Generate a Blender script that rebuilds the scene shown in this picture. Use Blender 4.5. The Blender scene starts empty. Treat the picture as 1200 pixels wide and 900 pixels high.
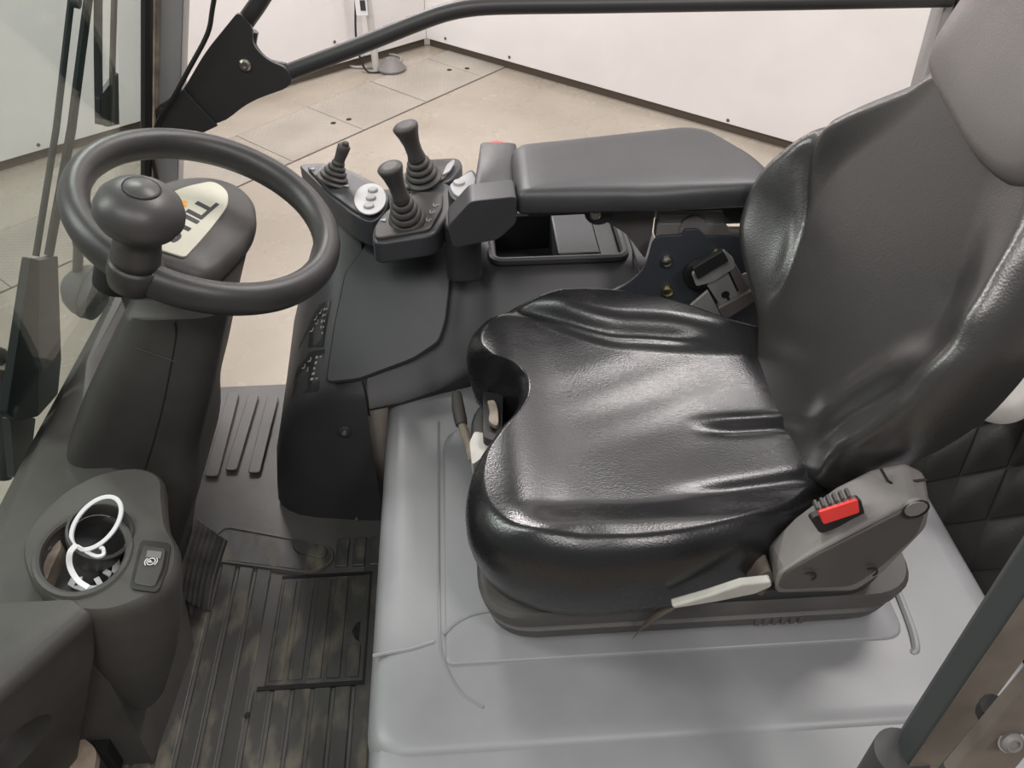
import bpy, bmesh, math, random
from mathutils import Vector, Matrix
random.seed(4)
sc = bpy.context.scene
COL = sc.collection
PI = math.pi
R = math.radians

# ------------------------------------------------------------------ camera
cam = bpy.data.objects.new('camera', bpy.data.cameras.new('camera'))
cam.data.lens = 30.0
cam.data.sensor_width = 36.0
cam.data.sensor_fit = 'HORIZONTAL'
cam.data.clip_start = 0.02
cam.location = (0, 0, 1.35)
cam.rotation_euler = (R(49), 0, R(-3.83))
COL.objects.link(cam)
sc.camera = cam

# ------------------------------------------------------------------ world and lights
world = bpy.data.worlds.new('workshop_light')
sc.world = world
world.use_nodes = True
wb = world.node_tree.nodes['Background']
wb.inputs[0].default_value = (1.0, 0.97, 0.965, 1)
wb.inputs[1].default_value = 0.35

def area_light(name, loc, target, sx, sy, power, color=(1, 0.95, 0.93)):
    l = bpy.data.lights.new(name, 'AREA')
    l.shape = 'RECTANGLE'
    l.size, l.size_y = sx, sy
    l.energy = power*1.1
    l.color = color
    o = bpy.data.objects.new(name, l)
    o.location = loc
    o.rotation_euler = (Vector(target) - Vector(loc)).to_track_quat('-Z', 'Y').to_euler()
    COL.objects.link(o)
    return o

area_light('ceiling_lamp', (-1.4, 5.6, 4.2), (-0.3, 3.4, -0.7), 1.6, 0.5, 260)
area_light('ceiling_lamp', (1.9, 2.9, 4.0), (0.3, 1.6, 0.0), 2.4, 0.5, 150)
area_light('ceiling_lamp', (-0.9, -1.2, 3.7), (0.2, 0.9, 0.3), 2.6, 0.6, 85)
area_light('ceiling_lamp', (-3.6, 1.2, 3.6), (0.4, 0.9, 0.8), 0.7, 2.4, 160)
area_light('wall_fill', (-0.75, 5.0, 1.7), (-0.55, 5.8, 0.4), 0.5, 0.3, 45)  # added unseen light that brightens the wall for a glare on the floor
area_light('ceiling_lamp', (1.5, -1.6, 3.6), (0.2, 0.9, 0.3), 0.7, 0.7, 60)

sc.view_settings.view_transform = 'Standard'
sc.view_settings.look = 'None'
sc.view_settings.gamma = 1.0
sc.view_settings.use_curve_mapping = False
sc.view_settings.exposure = -0.4

# ------------------------------------------------------------------ materials
def new_mat(name):
    m = bpy.data.materials.new(name)
    m.use_nodes = True
    nt = m.node_tree
    return m, nt, nt.nodes['Principled BSDF']

def plastic(name, col, rough=0.5, bump=0.0, scale=300.0, var=0.0, vscale=6.0, col2=None, metal=0.0, coat=0.0, spec=0.5, bdist=0.001, stretch=None, rvar=0.0):
    m, nt, b = new_mat(name)
    N, L = nt.nodes, nt.links
    b.inputs['Base Color'].default_value = (*col, 1)
    b.inputs['Roughness'].default_value = rough
    b.inputs['Metallic'].default_value = metal
    b.inputs['Specular IOR Level'].default_value = spec
    if coat:
        b.inputs['Coat Weight'].default_value = coat
        b.inputs['Coat Roughness'].default_value = 0.25
    tc = N.new('ShaderNodeTexCoord')
    src = tc.outputs['Object']
    if stretch:
        mp = N.new('ShaderNodeMapping')
        mp.inputs['Scale'].default_value = stretch
        L.new(src, mp.inputs['Vector'])
        src = mp.outputs[0]
    if var or rvar:
        n = N.new('ShaderNodeTexNoise')
        n.inputs['Scale'].default_value = vscale
        n.inputs['Detail'].default_value = 5
        L.new(src, n.inputs['Vector'])
    if var:
        cr = N.new('ShaderNodeValToRGB')
        c2 = col2 or tuple(min(1, c * (1 + var)) for c in col)
        c1 = col if col2 else tuple(c * (1 - var) for c in col)
        cr.color_ramp.elements[0].position = 0.38
        cr.color_ramp.elements[1].position = 0.66
        cr.color_ramp.elements[0].color = (*c1, 1)
        cr.color_ramp.elements[1].color = (*c2, 1)
        L.new(n.outputs['Fac'], cr.inputs[0])
        L.new(cr.outputs[0], b.inputs['Base Color'])
    if rvar:
        mr = N.new('ShaderNodeMapRange')
        mr.inputs[1].default_value, mr.inputs[2].default_value = 0.35, 0.65
        mr.inputs[3].default_value, mr.inputs[4].default_value = rough - rvar, rough + rvar
        L.new(n.outputs['Fac'], mr.inputs[0])
        L.new(mr.outputs[0], b.inputs['Roughness'])
    if bump:
        n2 = N.new('ShaderNodeTexNoise')
        n2.inputs['Scale'].default_value = scale
        n2.inputs['Detail'].default_value = 3
        L.new(tc.outputs['Object'], n2.inputs['Vector'])
        bp = N.new('ShaderNodeBump')
        bp.inputs['Strength'].default_value = bump
        bp.inputs['Distance'].default_value = bdist
        L.new(n2.outputs['Fac'], bp.inputs['Height'])
        L.new(bp.outputs[0], b.inputs['Normal'])
    return m

M = {}
M['console'] = plastic('console_plastic', (0.034, 0.034, 0.037), 0.47, 0.18, 700, 0.12, 5)
M['console_panel'] = plastic('console_panel_plastic', (0.040, 0.042, 0.047), 0.42, 0.15, 700, 0.1, 5)
M['black'] = plastic('black_plastic', (0.012, 0.012, 0.012), 0.5, 0.2, 500)
M['dash'] = plastic('dash_plastic', (0.060, 0.056, 0.052), 0.55, 0.22, 600, 0.18, 9)
M['column'] = plastic('column_plastic', (0.044, 0.041, 0.039), 0.5, 0.2, 600, 0.2, 8)
M['wheel'] = plastic('wheel_plastic', (0.036, 0.0345, 0.0345), 0.40, 0.25, 550, 0.15, 14)
M['knob'] = plastic('knob_plastic', (0.050, 0.047, 0.047), 0.40, 0.15, 600, 0.1, 20)
M['pod'] = plastic('pod_plastic', (0.066, 0.062, 0.059), 0.48, 0.25, 500, 0.15, 20)
M['armrest'] = plastic('armrest_vinyl', (0.037, 0.037, 0.041), 0.43, 0.25, 500, 0.1, 10)
M['rubber'] = plastic('rubber', (0.055, 0.050, 0.047), 0.6, 0.2, 400)
M['lever'] = plastic('lever_rubber', (0.046, 0.042, 0.040), 0.52, 0.2, 500)
M['hood'] = plastic('hood_paint', (0.235, 0.239, 0.246), 0.42, 0.1, 250, 0.09, 5, rvar=0.08)
M['frame'] = plastic('frame_paint', (0.040, 0.038, 0.039), 0.42, 0.12, 400)
M['pillar'] = plastic('pillar_paint', (0.34, 0.33, 0.33), 0.5, 0.1, 300, 0.06, 4)
M['post'] = plastic('post_paint', (0.045, 0.050, 0.050), 0.5, 0.1, 300, spec=0.3)
M['post_brown'] = plastic('post_dusty_paint', (0.125, 0.105, 0.088), 0.55, 0.1, 300, 0.25, 14)
M['seal'] = plastic('seal_rubber', (0.02, 0.018, 0.017), 0.5)
M['seatbase'] = plastic('seat_base_plastic', (0.070, 0.066, 0.063), 0.55, 0.2, 450, 0.15, 12)
M['sidecover'] = plastic('side_cover_plastic', (0.165, 0.155, 0.15), 0.55, 0.2, 450, 0.1, 12)
M['sidecover_dark'] = plastic('side_cover_dark_plastic', (0.052, 0.049, 0.047), 0.5, 0.2, 450, 0.1, 12)
M['red'] = plastic('red_plastic', (0.75, 0.035, 0.03), 0.4)
M['white'] = plastic('white_nylon', (0.78, 0.78, 0.80), 0.4)
M['offwhite'] = plastic('aged_white_plastic', (0.47, 0.46, 0.42), 0.45, 0.1, 200, 0.1, 20)
M['tan'] = plastic('worn_tan_plastic', (0.30, 0.25, 0.20), 0.6, 0.3, 120, 0.35, 25)
M['badge'] = plastic('badge_face', (0.62, 0.60, 0.50), 0.4, 0, 1, 0.06, 20)
M['ink'] = plastic('badge_ink', (0.035, 0.035, 0.038), 0.5)
M['orange'] = plastic('orange_print', (0.90, 0.36, 0.03), 0.5)
M['print'] = plastic('pale_print', (0.30, 0.30, 0.30), 0.5)
M['silver'] = plastic('silver_plate', (0.36, 0.36, 0.37), 0.35)
M['steel'] = plastic('zinc_steel', (0.55, 0.52, 0.46), 0.28, metal=1.0)
M['brass'] = plastic('yellow_zinc', (0.72, 0.62, 0.32), 0.28, metal=1.0)
M['bracket'] = plastic('bracket_paint', (0.036, 0.041, 0.050), 0.42, 0.08, 400)
M['greyplate'] = plastic('latch_plate', (0.22, 0.22, 0.215), 0.4)
M['latch'] = plastic('latch_shell', (0.11, 0.10, 0.095), 0.5)
M['lampgrey'] = plastic('lamp_housing', (0.06, 0.075, 0.075), 0.65, spec=0.25)
M['wiper'] = plastic('wiper_paint', (0.020, 0.025, 0.025), 0.65, spec=0.2)
M['wood'] = plastic('worn_beige_pedal', (0.36, 0.28, 0.22), 0.7, 0.3, 150, 0.3, 20)
M['pedal'] = plastic('pedal_rubber', (0.055, 0.052, 0.050), 0.55, 0.3, 300, 0.3, 25)
M['pole'] = plastic('pole_white', (0.55, 0.54, 0.52), 0.5)
M['void'] = plastic('dark_recess', (0.006, 0.006, 0.006), 0.7)

# floor mat with khaki dirt worn along the ribs
M['mat'] = plastic('floor_mat_rubber', (0.050, 0.049, 0.046), 0.5, 0.3, 350, 0.3, 1.0, col2=(0.135, 0.122, 0.094), stretch=(24, 10, 8), rvar=0.1)
nt = M['mat'].node_tree
for n in nt.nodes:
    if n.type == 'VALTORGB':
        n.color_ramp.elements[0].position = 0.50
        n.color_ramp.elements[1].position = 0.66
M['mat_plain'] = plastic('floor_mat_clean', (0.082, 0.078, 0.075), 0.5, 0.3, 350, 0.15, 6)

# black vinyl of the seat: glossy with fine leather grain and scuffs
def vinyl(name, col, rough, scuff, spec=0.55):
    m, nt, b = new_mat(name)
    N, L = nt.nodes, nt.links
    tc = N.new('ShaderNodeTexCoord')
    b.inputs['Base Color'].default_value = (*col, 1)
    b.inputs['Specular IOR Level'].default_value = spec
    n = N.new('ShaderNodeTexNoise')
    n.inputs['Scale'].default_value = 5
    n.inputs['Detail'].default_value = 6
    L.new(tc.outputs['Object'], n.inputs['Vector'])
    mp = N.new('ShaderNodeMapping')
    mp.inputs['Rotation'].default_value = (0.3, 0.2, 0.6)
    mp.inputs['Scale'].default_value = (70, 260, 130)
    L.new(tc.outputs['Object'], mp.inputs['Vector'])
    s = N.new('ShaderNodeTexNoise')
    s.inputs['Scale'].default_value = 1.0
    s.inputs['Detail'].default_value = 2
    L.new(mp.outputs[0], s.inputs['Vector'])
    ad = N.new('ShaderNodeMath'); ad.operation = 'MULTIPLY_ADD'
    L.new(s.outputs['Fac'], ad.inputs[0]); ad.inputs[1].default_value = scuff
    L.new(n.outputs['Fac'], ad.inputs[2])
    mr = N.new('ShaderNodeMapRange')
    mr.inputs[1].default_value, mr.inputs[2].default_value = 0.35 + scuff * 0.5, 0.65 + scuff * 0.5
    mr.inputs[3].default_value, mr.inputs[4].default_value = rough - 0.04, rough + 0.05
    L.new(ad.outputs[0], mr.inputs[0])
    L.new(mr.outputs[0], b.inputs['Roughness'])
    v = N.new('ShaderNodeTexVoronoi')
    v.inputs['Scale'].default_value = 420
    L.new(tc.outputs['Object'], v.inputs['Vector'])
    w = N.new('ShaderNodeTexNoise')
    w.inputs['Scale'].default_value = 14
    w.inputs['Detail'].default_value = 2
    L.new(tc.outputs['Object'], w.inputs['Vector'])
    mx = N.new('ShaderNodeMath'); mx.operation = 'MULTIPLY_ADD'
    L.new(w.outputs['Fac'], mx.inputs[0]); mx.inputs[1].default_value = 1.2
    L.new(v.outputs['Distance'], mx.inputs[2])
    bp = N.new('ShaderNodeBump')
    bp.inputs['Strength'].default_value = 0.10
    bp.inputs['Distance'].default_value = 0.0014
    L.new(mx.outputs[0], bp.inputs['Height'])
    L.new(bp.outputs[0], b.inputs['Normal'])
    return m
M['vinyl'] = vinyl('black_vinyl', (0.012, 0.012, 0.013), 0.27, 0.3)
M['vinyl_back'] = vinyl('black_vinyl_back', (0.030, 0.0285, 0.028), 0.33, 0.7, 0.9)
M['vinyl_worn'] = vinyl('grey_worn_vinyl', (0.145, 0.135, 0.131), 0.44, 0.9)
M['quilt'] = plastic('quilted_lining', (0.013, 0.013, 0.012), 0.6, 0.3, 200)

# workshop floor
def floor_mat():
    m, nt, b = new_mat('polished_concrete')
    N, L = nt.nodes, nt.links
    tc = N.new('ShaderNodeTexCoord')
    n = N.new('ShaderNodeTexNoise'); n.inputs['Scale'].default_value = 0.9; n.inputs['Detail'].default_value = 8
    n.inputs['Distortion'].default_value = 0.6
    L.new(tc.outputs['Object'], n.inputs['Vector'])
    cr = N.new('ShaderNodeValToRGB')
    e = cr.color_ramp.elements
    e[0].position, e[0].color = 0.38, (0.31, 0.272, 0.222, 1)
    e[1].position, e[1].color = 0.62, (0.40, 0.36, 0.305, 1)
    L.new(n.outputs['Fac'], cr.inputs[0])
    L.new(cr.outputs[0], b.inputs['Base Color'])
    n2 = N.new('ShaderNodeTexNoise'); n2.inputs['Scale'].default_value = 5; n2.inputs['Detail'].default_value = 8
    L.new(tc.outputs['Object'], n2.inputs['Vector'])
    mr = N.new('ShaderNodeMapRange')
    mr.inputs[3].default_value, mr.inputs[4].default_value = 0.13, 0.40
    L.new(n2.outputs['Fac'], mr.inputs[0]); L.new(mr.outputs[0], b.inputs['Roughness'])
    bp = N.new('ShaderNodeBump'); bp.inputs['Strength'].default_value = 0.12; bp.inputs['Distance'].default_value = 0.004
    L.new(n2.outputs['Fac'], bp.inputs['Height']); L.new(bp.outputs[0], b.inputs['Normal'])
    return m
M['floor'] = floor_mat()

def tread_mat():
    m, nt, b = new_mat('tread_plate_steel')
    N, L = nt.nodes, nt.links
    tc = N.new('ShaderNodeTexCoord')
    b.inputs['Roughness'].default_value = 0.38
    n = N.new('ShaderNodeTexNoise'); n.inputs['Scale'].default_value = 3; n.inputs['Detail'].default_value = 6
    L.new(tc.outputs['Object'], n.inputs['Vector'])
    cr = N.new('ShaderNodeValToRGB'); e = cr.color_ramp.elements
    e[0].position, e[0].color = 0.35, (0.30, 0.272, 0.235, 1)
    e[1].position, e[1].color = 0.65, (0.37, 0.34, 0.297, 1)
    L.new(n.outputs['Fac'], cr.inputs[0]); L.new(cr.outputs[0], b.inputs['Base Color'])
    mp = N.new('ShaderNodeMapping'); mp.inputs['Rotation'].default_value = (0, 0, R(1))
    L.new(tc.outputs['Object'], mp.inputs['Vector'])
    ch = N.new('ShaderNodeTexWave'); ch.inputs['Scale'].default_value = 13; ch.bands_direction = 'X'
    ch2 = N.new('ShaderNodeTexWave'); ch2.inputs['Scale'].default_value = 13; ch2.bands_direction = 'Y'
    L.new(mp.outputs[0], ch.inputs['Vector']); L.new(mp.outputs[0], ch2.inputs['Vector'])
    mu = N.new('ShaderNodeMath'); mu.operation = 'MULTIPLY'
    L.new(ch.outputs['Fac'], mu.inputs[0]); L.new(ch2.outputs['Fac'], mu.inputs[1])
    bp = N.new('ShaderNodeBump'); bp.inputs['Strength'].default_value = 0.4; bp.inputs['Distance'].default_value = 0.004
    L.new(mu.outputs[0], bp.inputs['Height']); L.new(bp.outputs[0], b.inputs['Normal'])
    return m
M['tread'] = tread_mat()
M['wall'] = plastic('white_sheet_wall', (0.80, 0.775, 0.77), 0.35, 0.35, 1.6, 0.025, 3, bdist=0.03)
M['gap'] = plastic('joint_and_gap_shade', (0.10, 0.08, 0.062), 0.7)  # dark joints and screws, and the shade painted under the wall sheets

def glass_mat():
    m, nt, b = new_mat('tinted_glass')
    N, L = nt.nodes, nt.links
    out = [n for n in N if n.type == 'OUTPUT_MATERIAL'][0]
    tr = N.new('ShaderNodeBsdfTransparent'); tr.inputs[0].default_value = (0.83, 0.88, 0.86, 1)
    gl = N.new('ShaderNodeBsdfGlossy'); gl.inputs['Roughness'].default_value = 0.02
    fr = N.new('ShaderNodeFresnel'); ge = N.new('ShaderNodeNewGeometry')
    mi = N.new('ShaderNodeMapRange'); mi.inputs[3].default_value = 1.12; mi.inputs[4].default_value = 1/1.12
    L.new(ge.outputs['Backfacing'], mi.inputs[0]); L.new(mi.outputs[0], fr.inputs[0])
    mx = N.new('ShaderNodeMixShader')
    L.new(fr.outputs[0], mx.inputs[0]); L.new(tr.outputs[0], mx.inputs[1]); L.new(gl.outputs[0], mx.inputs[2])
    L.new(mx.outputs[0], out.inputs[0])
    return m
M['glass'] = glass_mat()

# ------------------------------------------------------------------ helpers
ORG = {}
def thing(name, label, cat, loc=(0, 0, 0), group=None):
    o = bpy.data.objects.new(name, None)
    o.empty_display_size = 0.05
    o.location = loc
    COL.objects.link(o)
    o['label'] = label; o['category'] = cat
    if group: o['group'] = group
    ORG[o.name] = Vector(loc)
    return o

def tag(o, label, cat, group=None):
    o['label'] = label; o['category'] = cat
    if group: o['group'] = group
    return o

def obj(name, bm, mat, parent=None, sharp=35, bevel=0, seg=2, sub=0, label=None, origin=None):
    """link a bmesh (world coordinates) as one mesh object"""
    org = ORG[parent.name] if parent is not None else Vector(origin or (0, 0, 0))
    bmesh.ops.translate(bm, verts=bm.verts, vec=-org)
    bmesh.ops.recalc_face_normals(bm, faces=bm.faces)
    me = bpy.data.meshes.new(name)
    bm.to_mesh(me); bm.free()
    me.materials.append(mat)
    o = bpy.data.objects.new(name, me)
    COL.objects.link(o)
    if parent is not None: o.parent = parent
    else: o.location = org
    ORG[o.name] = org
    if bevel:
        b = o.modifiers.new('bevel', 'BEVEL'); b.width = bevel; b.segments = seg; b.limit_method = 'ANGLE'; b.angle_limit = R(28)
    if sub:
        s = o.modifiers.new('subsurf', 'SUBSURF'); s.levels = sub; s.render_levels = sub
    me.shade_smooth()
    if sharp and not bevel: me.set_sharp_from_angle(angle=R(sharp))
    elif bevel:
        o.modifiers['bevel'].harden_normals = True
    if label: o['label'] = label
    return o

def structure(o):
    o['kind'] = 'structure'; return o

def box(x0, x1, y0, y1, z0, z1, bm=None):
    bm = bm or bmesh.new()
    v = [bm.verts.new(p) for p in [(x0,y0,z0),(x1,y0,z0),(x1,y1,z0),(x0,y1,z0),(x0,y0,z1),(x1,y0,z1),(x1,y1,z1),(x0,y1,z1)]]
    for f in [(0,3,2,1),(4,5,6,7),(0,1,5,4),(1,2,6,5),(2,3,7,6),(3,0,4,7)]: bm.faces.new([v[i] for i in f])
    return bm

def loft(rings, bm=None, cap0=True, cap1=True, closed=True):
    bm = bm or bmesh.new()
    vr = [[bm.verts.new(p) for p in r] for r in rings]
    n = len(rings[0])
    for a, b in zip(vr, vr[1:]):
        for i in range(n if closed else n - 1):
            j = (i + 1) % n
            bm.faces.new((a[i], a[j], b[j], b[i]))
    if cap0: bm.faces.new(vr[0][::-1])
    if cap1: bm.faces.new(vr[-1])
    return bm

def prism(pts, vec, bm=None):
    """polygon of 3D points pushed along vec"""
    v = Vector(vec)
    return loft([[Vector(p) for p in pts], [Vector(p) + v for p in pts]], bm)

def smooth_closed(pts, n):
    """closed Catmull-Rom through pts, n points evenly spread"""
    P_ = [Vector(p) for p in pts]; k = len(P_)
    dense = []
    for i in range(k):
        a, b, c, d = P_[i-1], P_[i], P_[(i+1) % k], P_[(i+2) % k]
        for t in [q / 12 for q in range(12)]:
            dense.append(0.5 * ((2*b) + (c-a)*t + (2*a-5*b+4*c-d)*t*t + (3*b-a-3*c+d)*t**3))
    L_ = [0]
    for i in range(len(dense)): L_.append(L_[-1] + (dense[(i+1) % len(dense)] - dense[i]).length)
    out = []; j = 0
    for q in range(n):
        s = L_[-1] * q / n
        while L_[j+1] < s: j += 1
        t = (s - L_[j]) / max(1e-9, L_[j+1] - L_[j])
        out.append(dense[j].lerp(dense[(j+1) % len(dense)], t))
    return out

def smooth_open(pts, per=8):
    P_ = [Vector(p) for p in pts]; k = len(P_); out = []
    for i in range(k - 1):
        a = P_[i-1] if i else 2*P_[0] - P_[1]
        b, c = P_[i], P_[i+1]
        d = P_[i+2] if i + 2 < k else 2*P_[-1] - P_[-2]
        for q in range(per):
            t = q / per
            out.append(0.5 * ((2*b) + (c-a)*t + (2*a-5*b+4*c-d)*t*t + (3*b-a-3*c+d)*t**3))
    out.append(P_[-1])
    return out

def round_poly(pts, r, seg=4):
    """round the corners of a 3D polygon"""
    P_ = [Vector(p) for p in pts]; k = len(P_); out = []
    for i in range(k):
        a, b, c = P_[i-1], P_[i], P_[(i+1) % k]
        rr = r[i] if isinstance(r, (list, tuple)) else r
        d1, d2 = (a - b), (c - b)
        l = min(rr, d1.length * 0.48, d2.length * 0.48)
        s, e = b + d1.normalized()*l, b + d2.normalized()*l
        for q in range(seg + 1):
            t = q / seg
            out.append((1-t)**2*s + 2*t*(1-t)*b + t*t*e)
    return out

def tube(path, rad, n=12, bm=None, caps=True, closed=False):
    P_ = [Vector(p) for p in path]; k = len(P_)
    rads = rad if isinstance(rad, (list, tuple)) else [rad]*k
    rings = []; up = None
    for i in range(k):
        if closed: d = P_[(i+1) % k] - P_[i-1]
        else: d = P_[min(i+1, k-1)] - P_[max(i-1, 0)]
        d.normalize()
        if up is None:
            up = d.orthogonal().normalized()
        up = (up - d*up.dot(d)).normalized()
        s = d.cross(up)
        rings.append([P_[i] + rads[i]*(math.cos(2*PI*q/n)*up + math.sin(2*PI*q/n)*s) for q in range(n)])
    if closed: rings.append(rings[0])
    bm = loft(rings, bm, caps and not closed, caps and not closed)
    if closed: bmesh.ops.remove_doubles(bm, verts=bm.verts, dist=1e-6)
    return bm

def lathe(profile, o, axis, n=28, bm=None, ref=None):
    """profile: (radius, height) pairs around axis from origin o"""
    a = Vector(axis).normalized(); u = (Vector(ref) if ref else a.orthogonal()); u = (u - a*u.dot(a)).normalized(); v = a.cross(u); o = Vector(o)
    rings = [[o + a*h + max(r, 1e-5)*(math.cos(2*PI*q/n)*u + math.sin(2*PI*q/n)*v) for q in range(n)] for r, h in profile]
    return loft(rings, bm)

def frame(o, u, v, n):
    o, u, v, n = Vector(o), Vector(u), Vector(v), Vector(n)
    return lambda a, b, h=0.0: o + u*a + v*b + n*h

def text_mesh(name, body, size, o, right, up, depth, mat, parent, wide=1.0, bold=0.0):
    c = bpy.data.curves.new(name, 'FONT')
    c.body = body; c.offset = bold; c.size = size; c.extrude = depth; c.align_x = 'CENTER'; c.align_y = 'CENTER'
    tmp = bpy.data.objects.new('tmp_text', c); COL.objects.link(tmp)
    bpy.context.view_layer.update()
    me = bpy.data.meshes.new_from_object(tmp.evaluated_get(bpy.context.evaluated_depsgraph_get()))
    bpy.data.objects.remove(tmp); bpy.data.curves.remove(c)
    r = Vector(right).normalized(); u = Vector(up); u = (u - r*u.dot(r)).normalized(); n = r.cross(u)
    mt = Matrix((r*wide, u, n)).transposed().to_4x4(); mt.translation = Vector(o)
    bm = bmesh.new(); bm.from_mesh(me); bm.transform(mt); bpy.data.meshes.remove(me)
    return obj(name, bm, mat, parent, sharp=30)

# ------------------------------------------------------------------ the workshop
ZG = -0.7
wf = structure(obj('floor', box(-9, 9, -4, 9, ZG - 0.1, ZG), M['floor']))
# strip of steel cover plates let into the concrete
fu, fv = Vector((0.691, 0.723, 0)), Vector((-0.723, 0.691, 0))
f0 = Vector((-0.8785, 4.1737, ZG))
for k in range(-4, 5):
    s0 = 0.024 + 0.5*k; s1 = s0 + (0.496 if k % 2 == 0 else 0.488)
    q = [f0 + fu*s0 + fv*0.006, f0 + fu*s1 + fv*0.006, f0 + fu*s1 + fv*0.485, f0 + fu*s0 + fv*0.485]
    obj('steel_plate', prism(q, (0, 0, 0.004)), M['tread'], wf, bevel=0.001)
bm = bmesh.new()
for (a, b) in (((-3.2, -0.002), (2.3, 0.004)), ((-3.2, 0.487), (2.3, 0.491))):
    prism([f0 + fu*a[0] + fv*a[1], f0 + fu*b[0] + fv*a[1], f0 + fu*b[0] + fv*b[1], f0 + fu*a[0] + fv*b[1]], (0, 0, 0.0015), bm)
for s in (0.52, 1.52, -0.48, -1.48):
    prism([f0 + fu*(s - 0.004) , f0 + fu*(s + 0.004), f0 + fu*(s + 0.004) + fv*0.487, f0 + fu*(s - 0.004) + fv*0.487], (0, 0, 0.0015), bm)
obj('joint', bm, M['gap'], wf)
for s, d in ((0.56, 0.17), (0.47, 0.20), (1.56, 0.17), (1.47, 0.24)):
    obj('lifting_hole', lathe([(0.0, 0.0045), (0.016, 0.0045), (0.016, 0.0055), (0, 0.0055)], f0 + fu*s + fv*d, (0, 0, 1), 10), M['void'], wf)

def sheet_wall(name, a, b, inward, screws):
    a, b = Vector((*a, 0)), Vector((*b, 0)); n = Vector((*inward, 0)).normalized()
    lo, hi = ZG + 0.055, 3.4
    w = structure(obj(name, prism([a + Vector((0, 0, lo)), b + Vector((0, 0, lo)), b + Vector((0, 0, hi)), a + Vector((0, 0, hi))], -n*0.05), M['wall'], bevel=0.004))
    for p in screws:
        obj('screw', lathe([(0, 0), (0.010, 0), (0.008, 0.005), (0, 0.006)], p, n, 10), M['gap'], w)
    bb = structure(obj('gap_shade_' + name.split('_')[1], prism([a - n*0.03 + Vector((0, 0, ZG)), b - n*0.03 + Vector((0, 0, ZG)), b - n*0.03 + Vector((0, 0, lo + 0.02)), a - n*0.03 + Vector((0, 0, lo + 0.02))], -n*0.03), M['gap']))  # dark strip painted for the shaded gap below the hanging sheet
    return w
la, lb = Vector((-2.3292, 4.1793, -0.645)).to_2d(), Vector((-0.18, 5.8347, -0.645)).to_2d()
dl = (la - lb).normalized(); dr = (Vector((1.8029, 4.0982, -0.645)).to_2d() - lb).normalized()
nl = Vector((-dl.y, dl.x)) if Vector((-dl.y, dl.x)).dot(dr) > 0 else Vector((dl.y, -dl.x))
nr = Vector((-dr.y, dr.x)) if Vector((-dr.y, dr.x)).dot(dl) > 0 else Vector((dr.y, -dr.x))
def on_wall(d, s, z): return Vector((*(lb + d*s), z))
def seg_hit(d, z, s): return on_wall(d, s, z)
sheet_wall('wall_left', lb + dl*9, lb, nl, [on_wall(dl, s, z) for s, z in ((0.698, -0.507), (2.512, -0.615), (1.242, -0.534), (0.55, 0.6), (1.55, 0.6))])
sheet_wall('wall_right', lb, lb + dr*9, nr, [on_wall(dr, s, z) for s, z in ((0.167, -0.61), (0.696, -0.615), (2.204, -0.625), (3.0, -0.62), (1.2, 0.7), (2.6, 0.7))])

# thin stand by the corner with a label holder on it
ps = thing('pole_stand', 'thin white pole stand with a small label plate in the workshop corner', 'stand', (-0.4991, 5.4432, -0.7))
pb = Vector((-0.4991, 5.4432, -0.7))
obj('tube', tube([pb, pb + Vector((-0.03, 0.0, 2.2))], 0.022, 10), M['pole'], ps)
pl_ = pb + Vector((-0.045, -0.045, 0.35))
obj('label_plate', box(pl_.x - 0.035, pl_.x + 0.035, pl_.y - 0.012, pl_.y, pl_.z, pl_.z + 0.9), M['white'], ps, bevel=0.003)
obj('label_mark', box(pl_.x - 0.006, pl_.x + 0.026, pl_.y - 0.014, pl_.y - 0.0121, pl_.z + 0.03, pl_.z + 0.09), M['ink'], ps)
for dz in (0.13, 0.19, 0.25):
    obj('label_line', box(pl_.x - 0.022, pl_.x + 0.024, pl_.y - 0.014, pl_.y - 0.0121, pl_.z + dz, pl_.z + dz + 0.012), M['silver'], ps)
obj('foot', lathe([(0, 0), (0.085, 0), (0.09, 0.02), (0.06, 0.05), (0.03, 0.08), (0, 0.08)], pb + Vector((0.1, -0.02, 0)), (0, 0, 1), 20), M['sidecover'], ps)
obj('wire_loop', tube(round_poly([(-0.7044, 5.6062, -0.69), (-0.6721, 5.4715, -0.69), (-0.3641, 5.4654, -0.69), (-0.3368, 5.642, -0.69), (-0.4731, 5.7126, -0.69), (-0.6258, 5.6614, -0.69)], 0.08, 5), 0.008, 6, closed=True), M['pillar'], ps)
obj('cable', tube(smooth_open([pb + Vector((-0.07, -0.02, 0.5)), pb + Vector((-0.1, -0.03, 0.2)), pb + Vector((-0.06, -0.05, 0.02)), pb + Vector((0.05, -0.06, 0.01))]), 0.007, 6), M['black'], ps)

# ------------------------------------------------------------------ cab floor mat
MX0, MX1 = -0.74, -0.14
fm = thing('floor_mat', 'black ribbed rubber floor mat with khaki dirt and a lift-up flap', 'floor mat', (-0.4, 0.9, 0))
obj('mat_base', box(MX0, MX1, 0.25, 1.592, -0.03, -0.004), M['mat_plain'], fm, bevel=0.004)
# lengthwise ribs of the near half, each its own strip (they stop at the flap)
FX0, FX1, FY0, FY1 = -0.372, -0.205, 0.79, 1.012
x = -0.735
while x < -0.16:
    w = 0.029
    spans = [(0.28, 1.085)]
    if x + w > FX0 - 0.006 and x < FX1 + 0.006: spans = [(0.28, FY0 - 0.007)]
    if x > FX1 - 0.02: spans = [(0.28, 1.10)]
    for (a, b) in spans:
        bm = box(x, x + w, a, b, -0.006, 0.0)
        obj('rib', bm, M['mat'], fm, bevel=0.0035, seg=2)
    x += 0.0345
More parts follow.
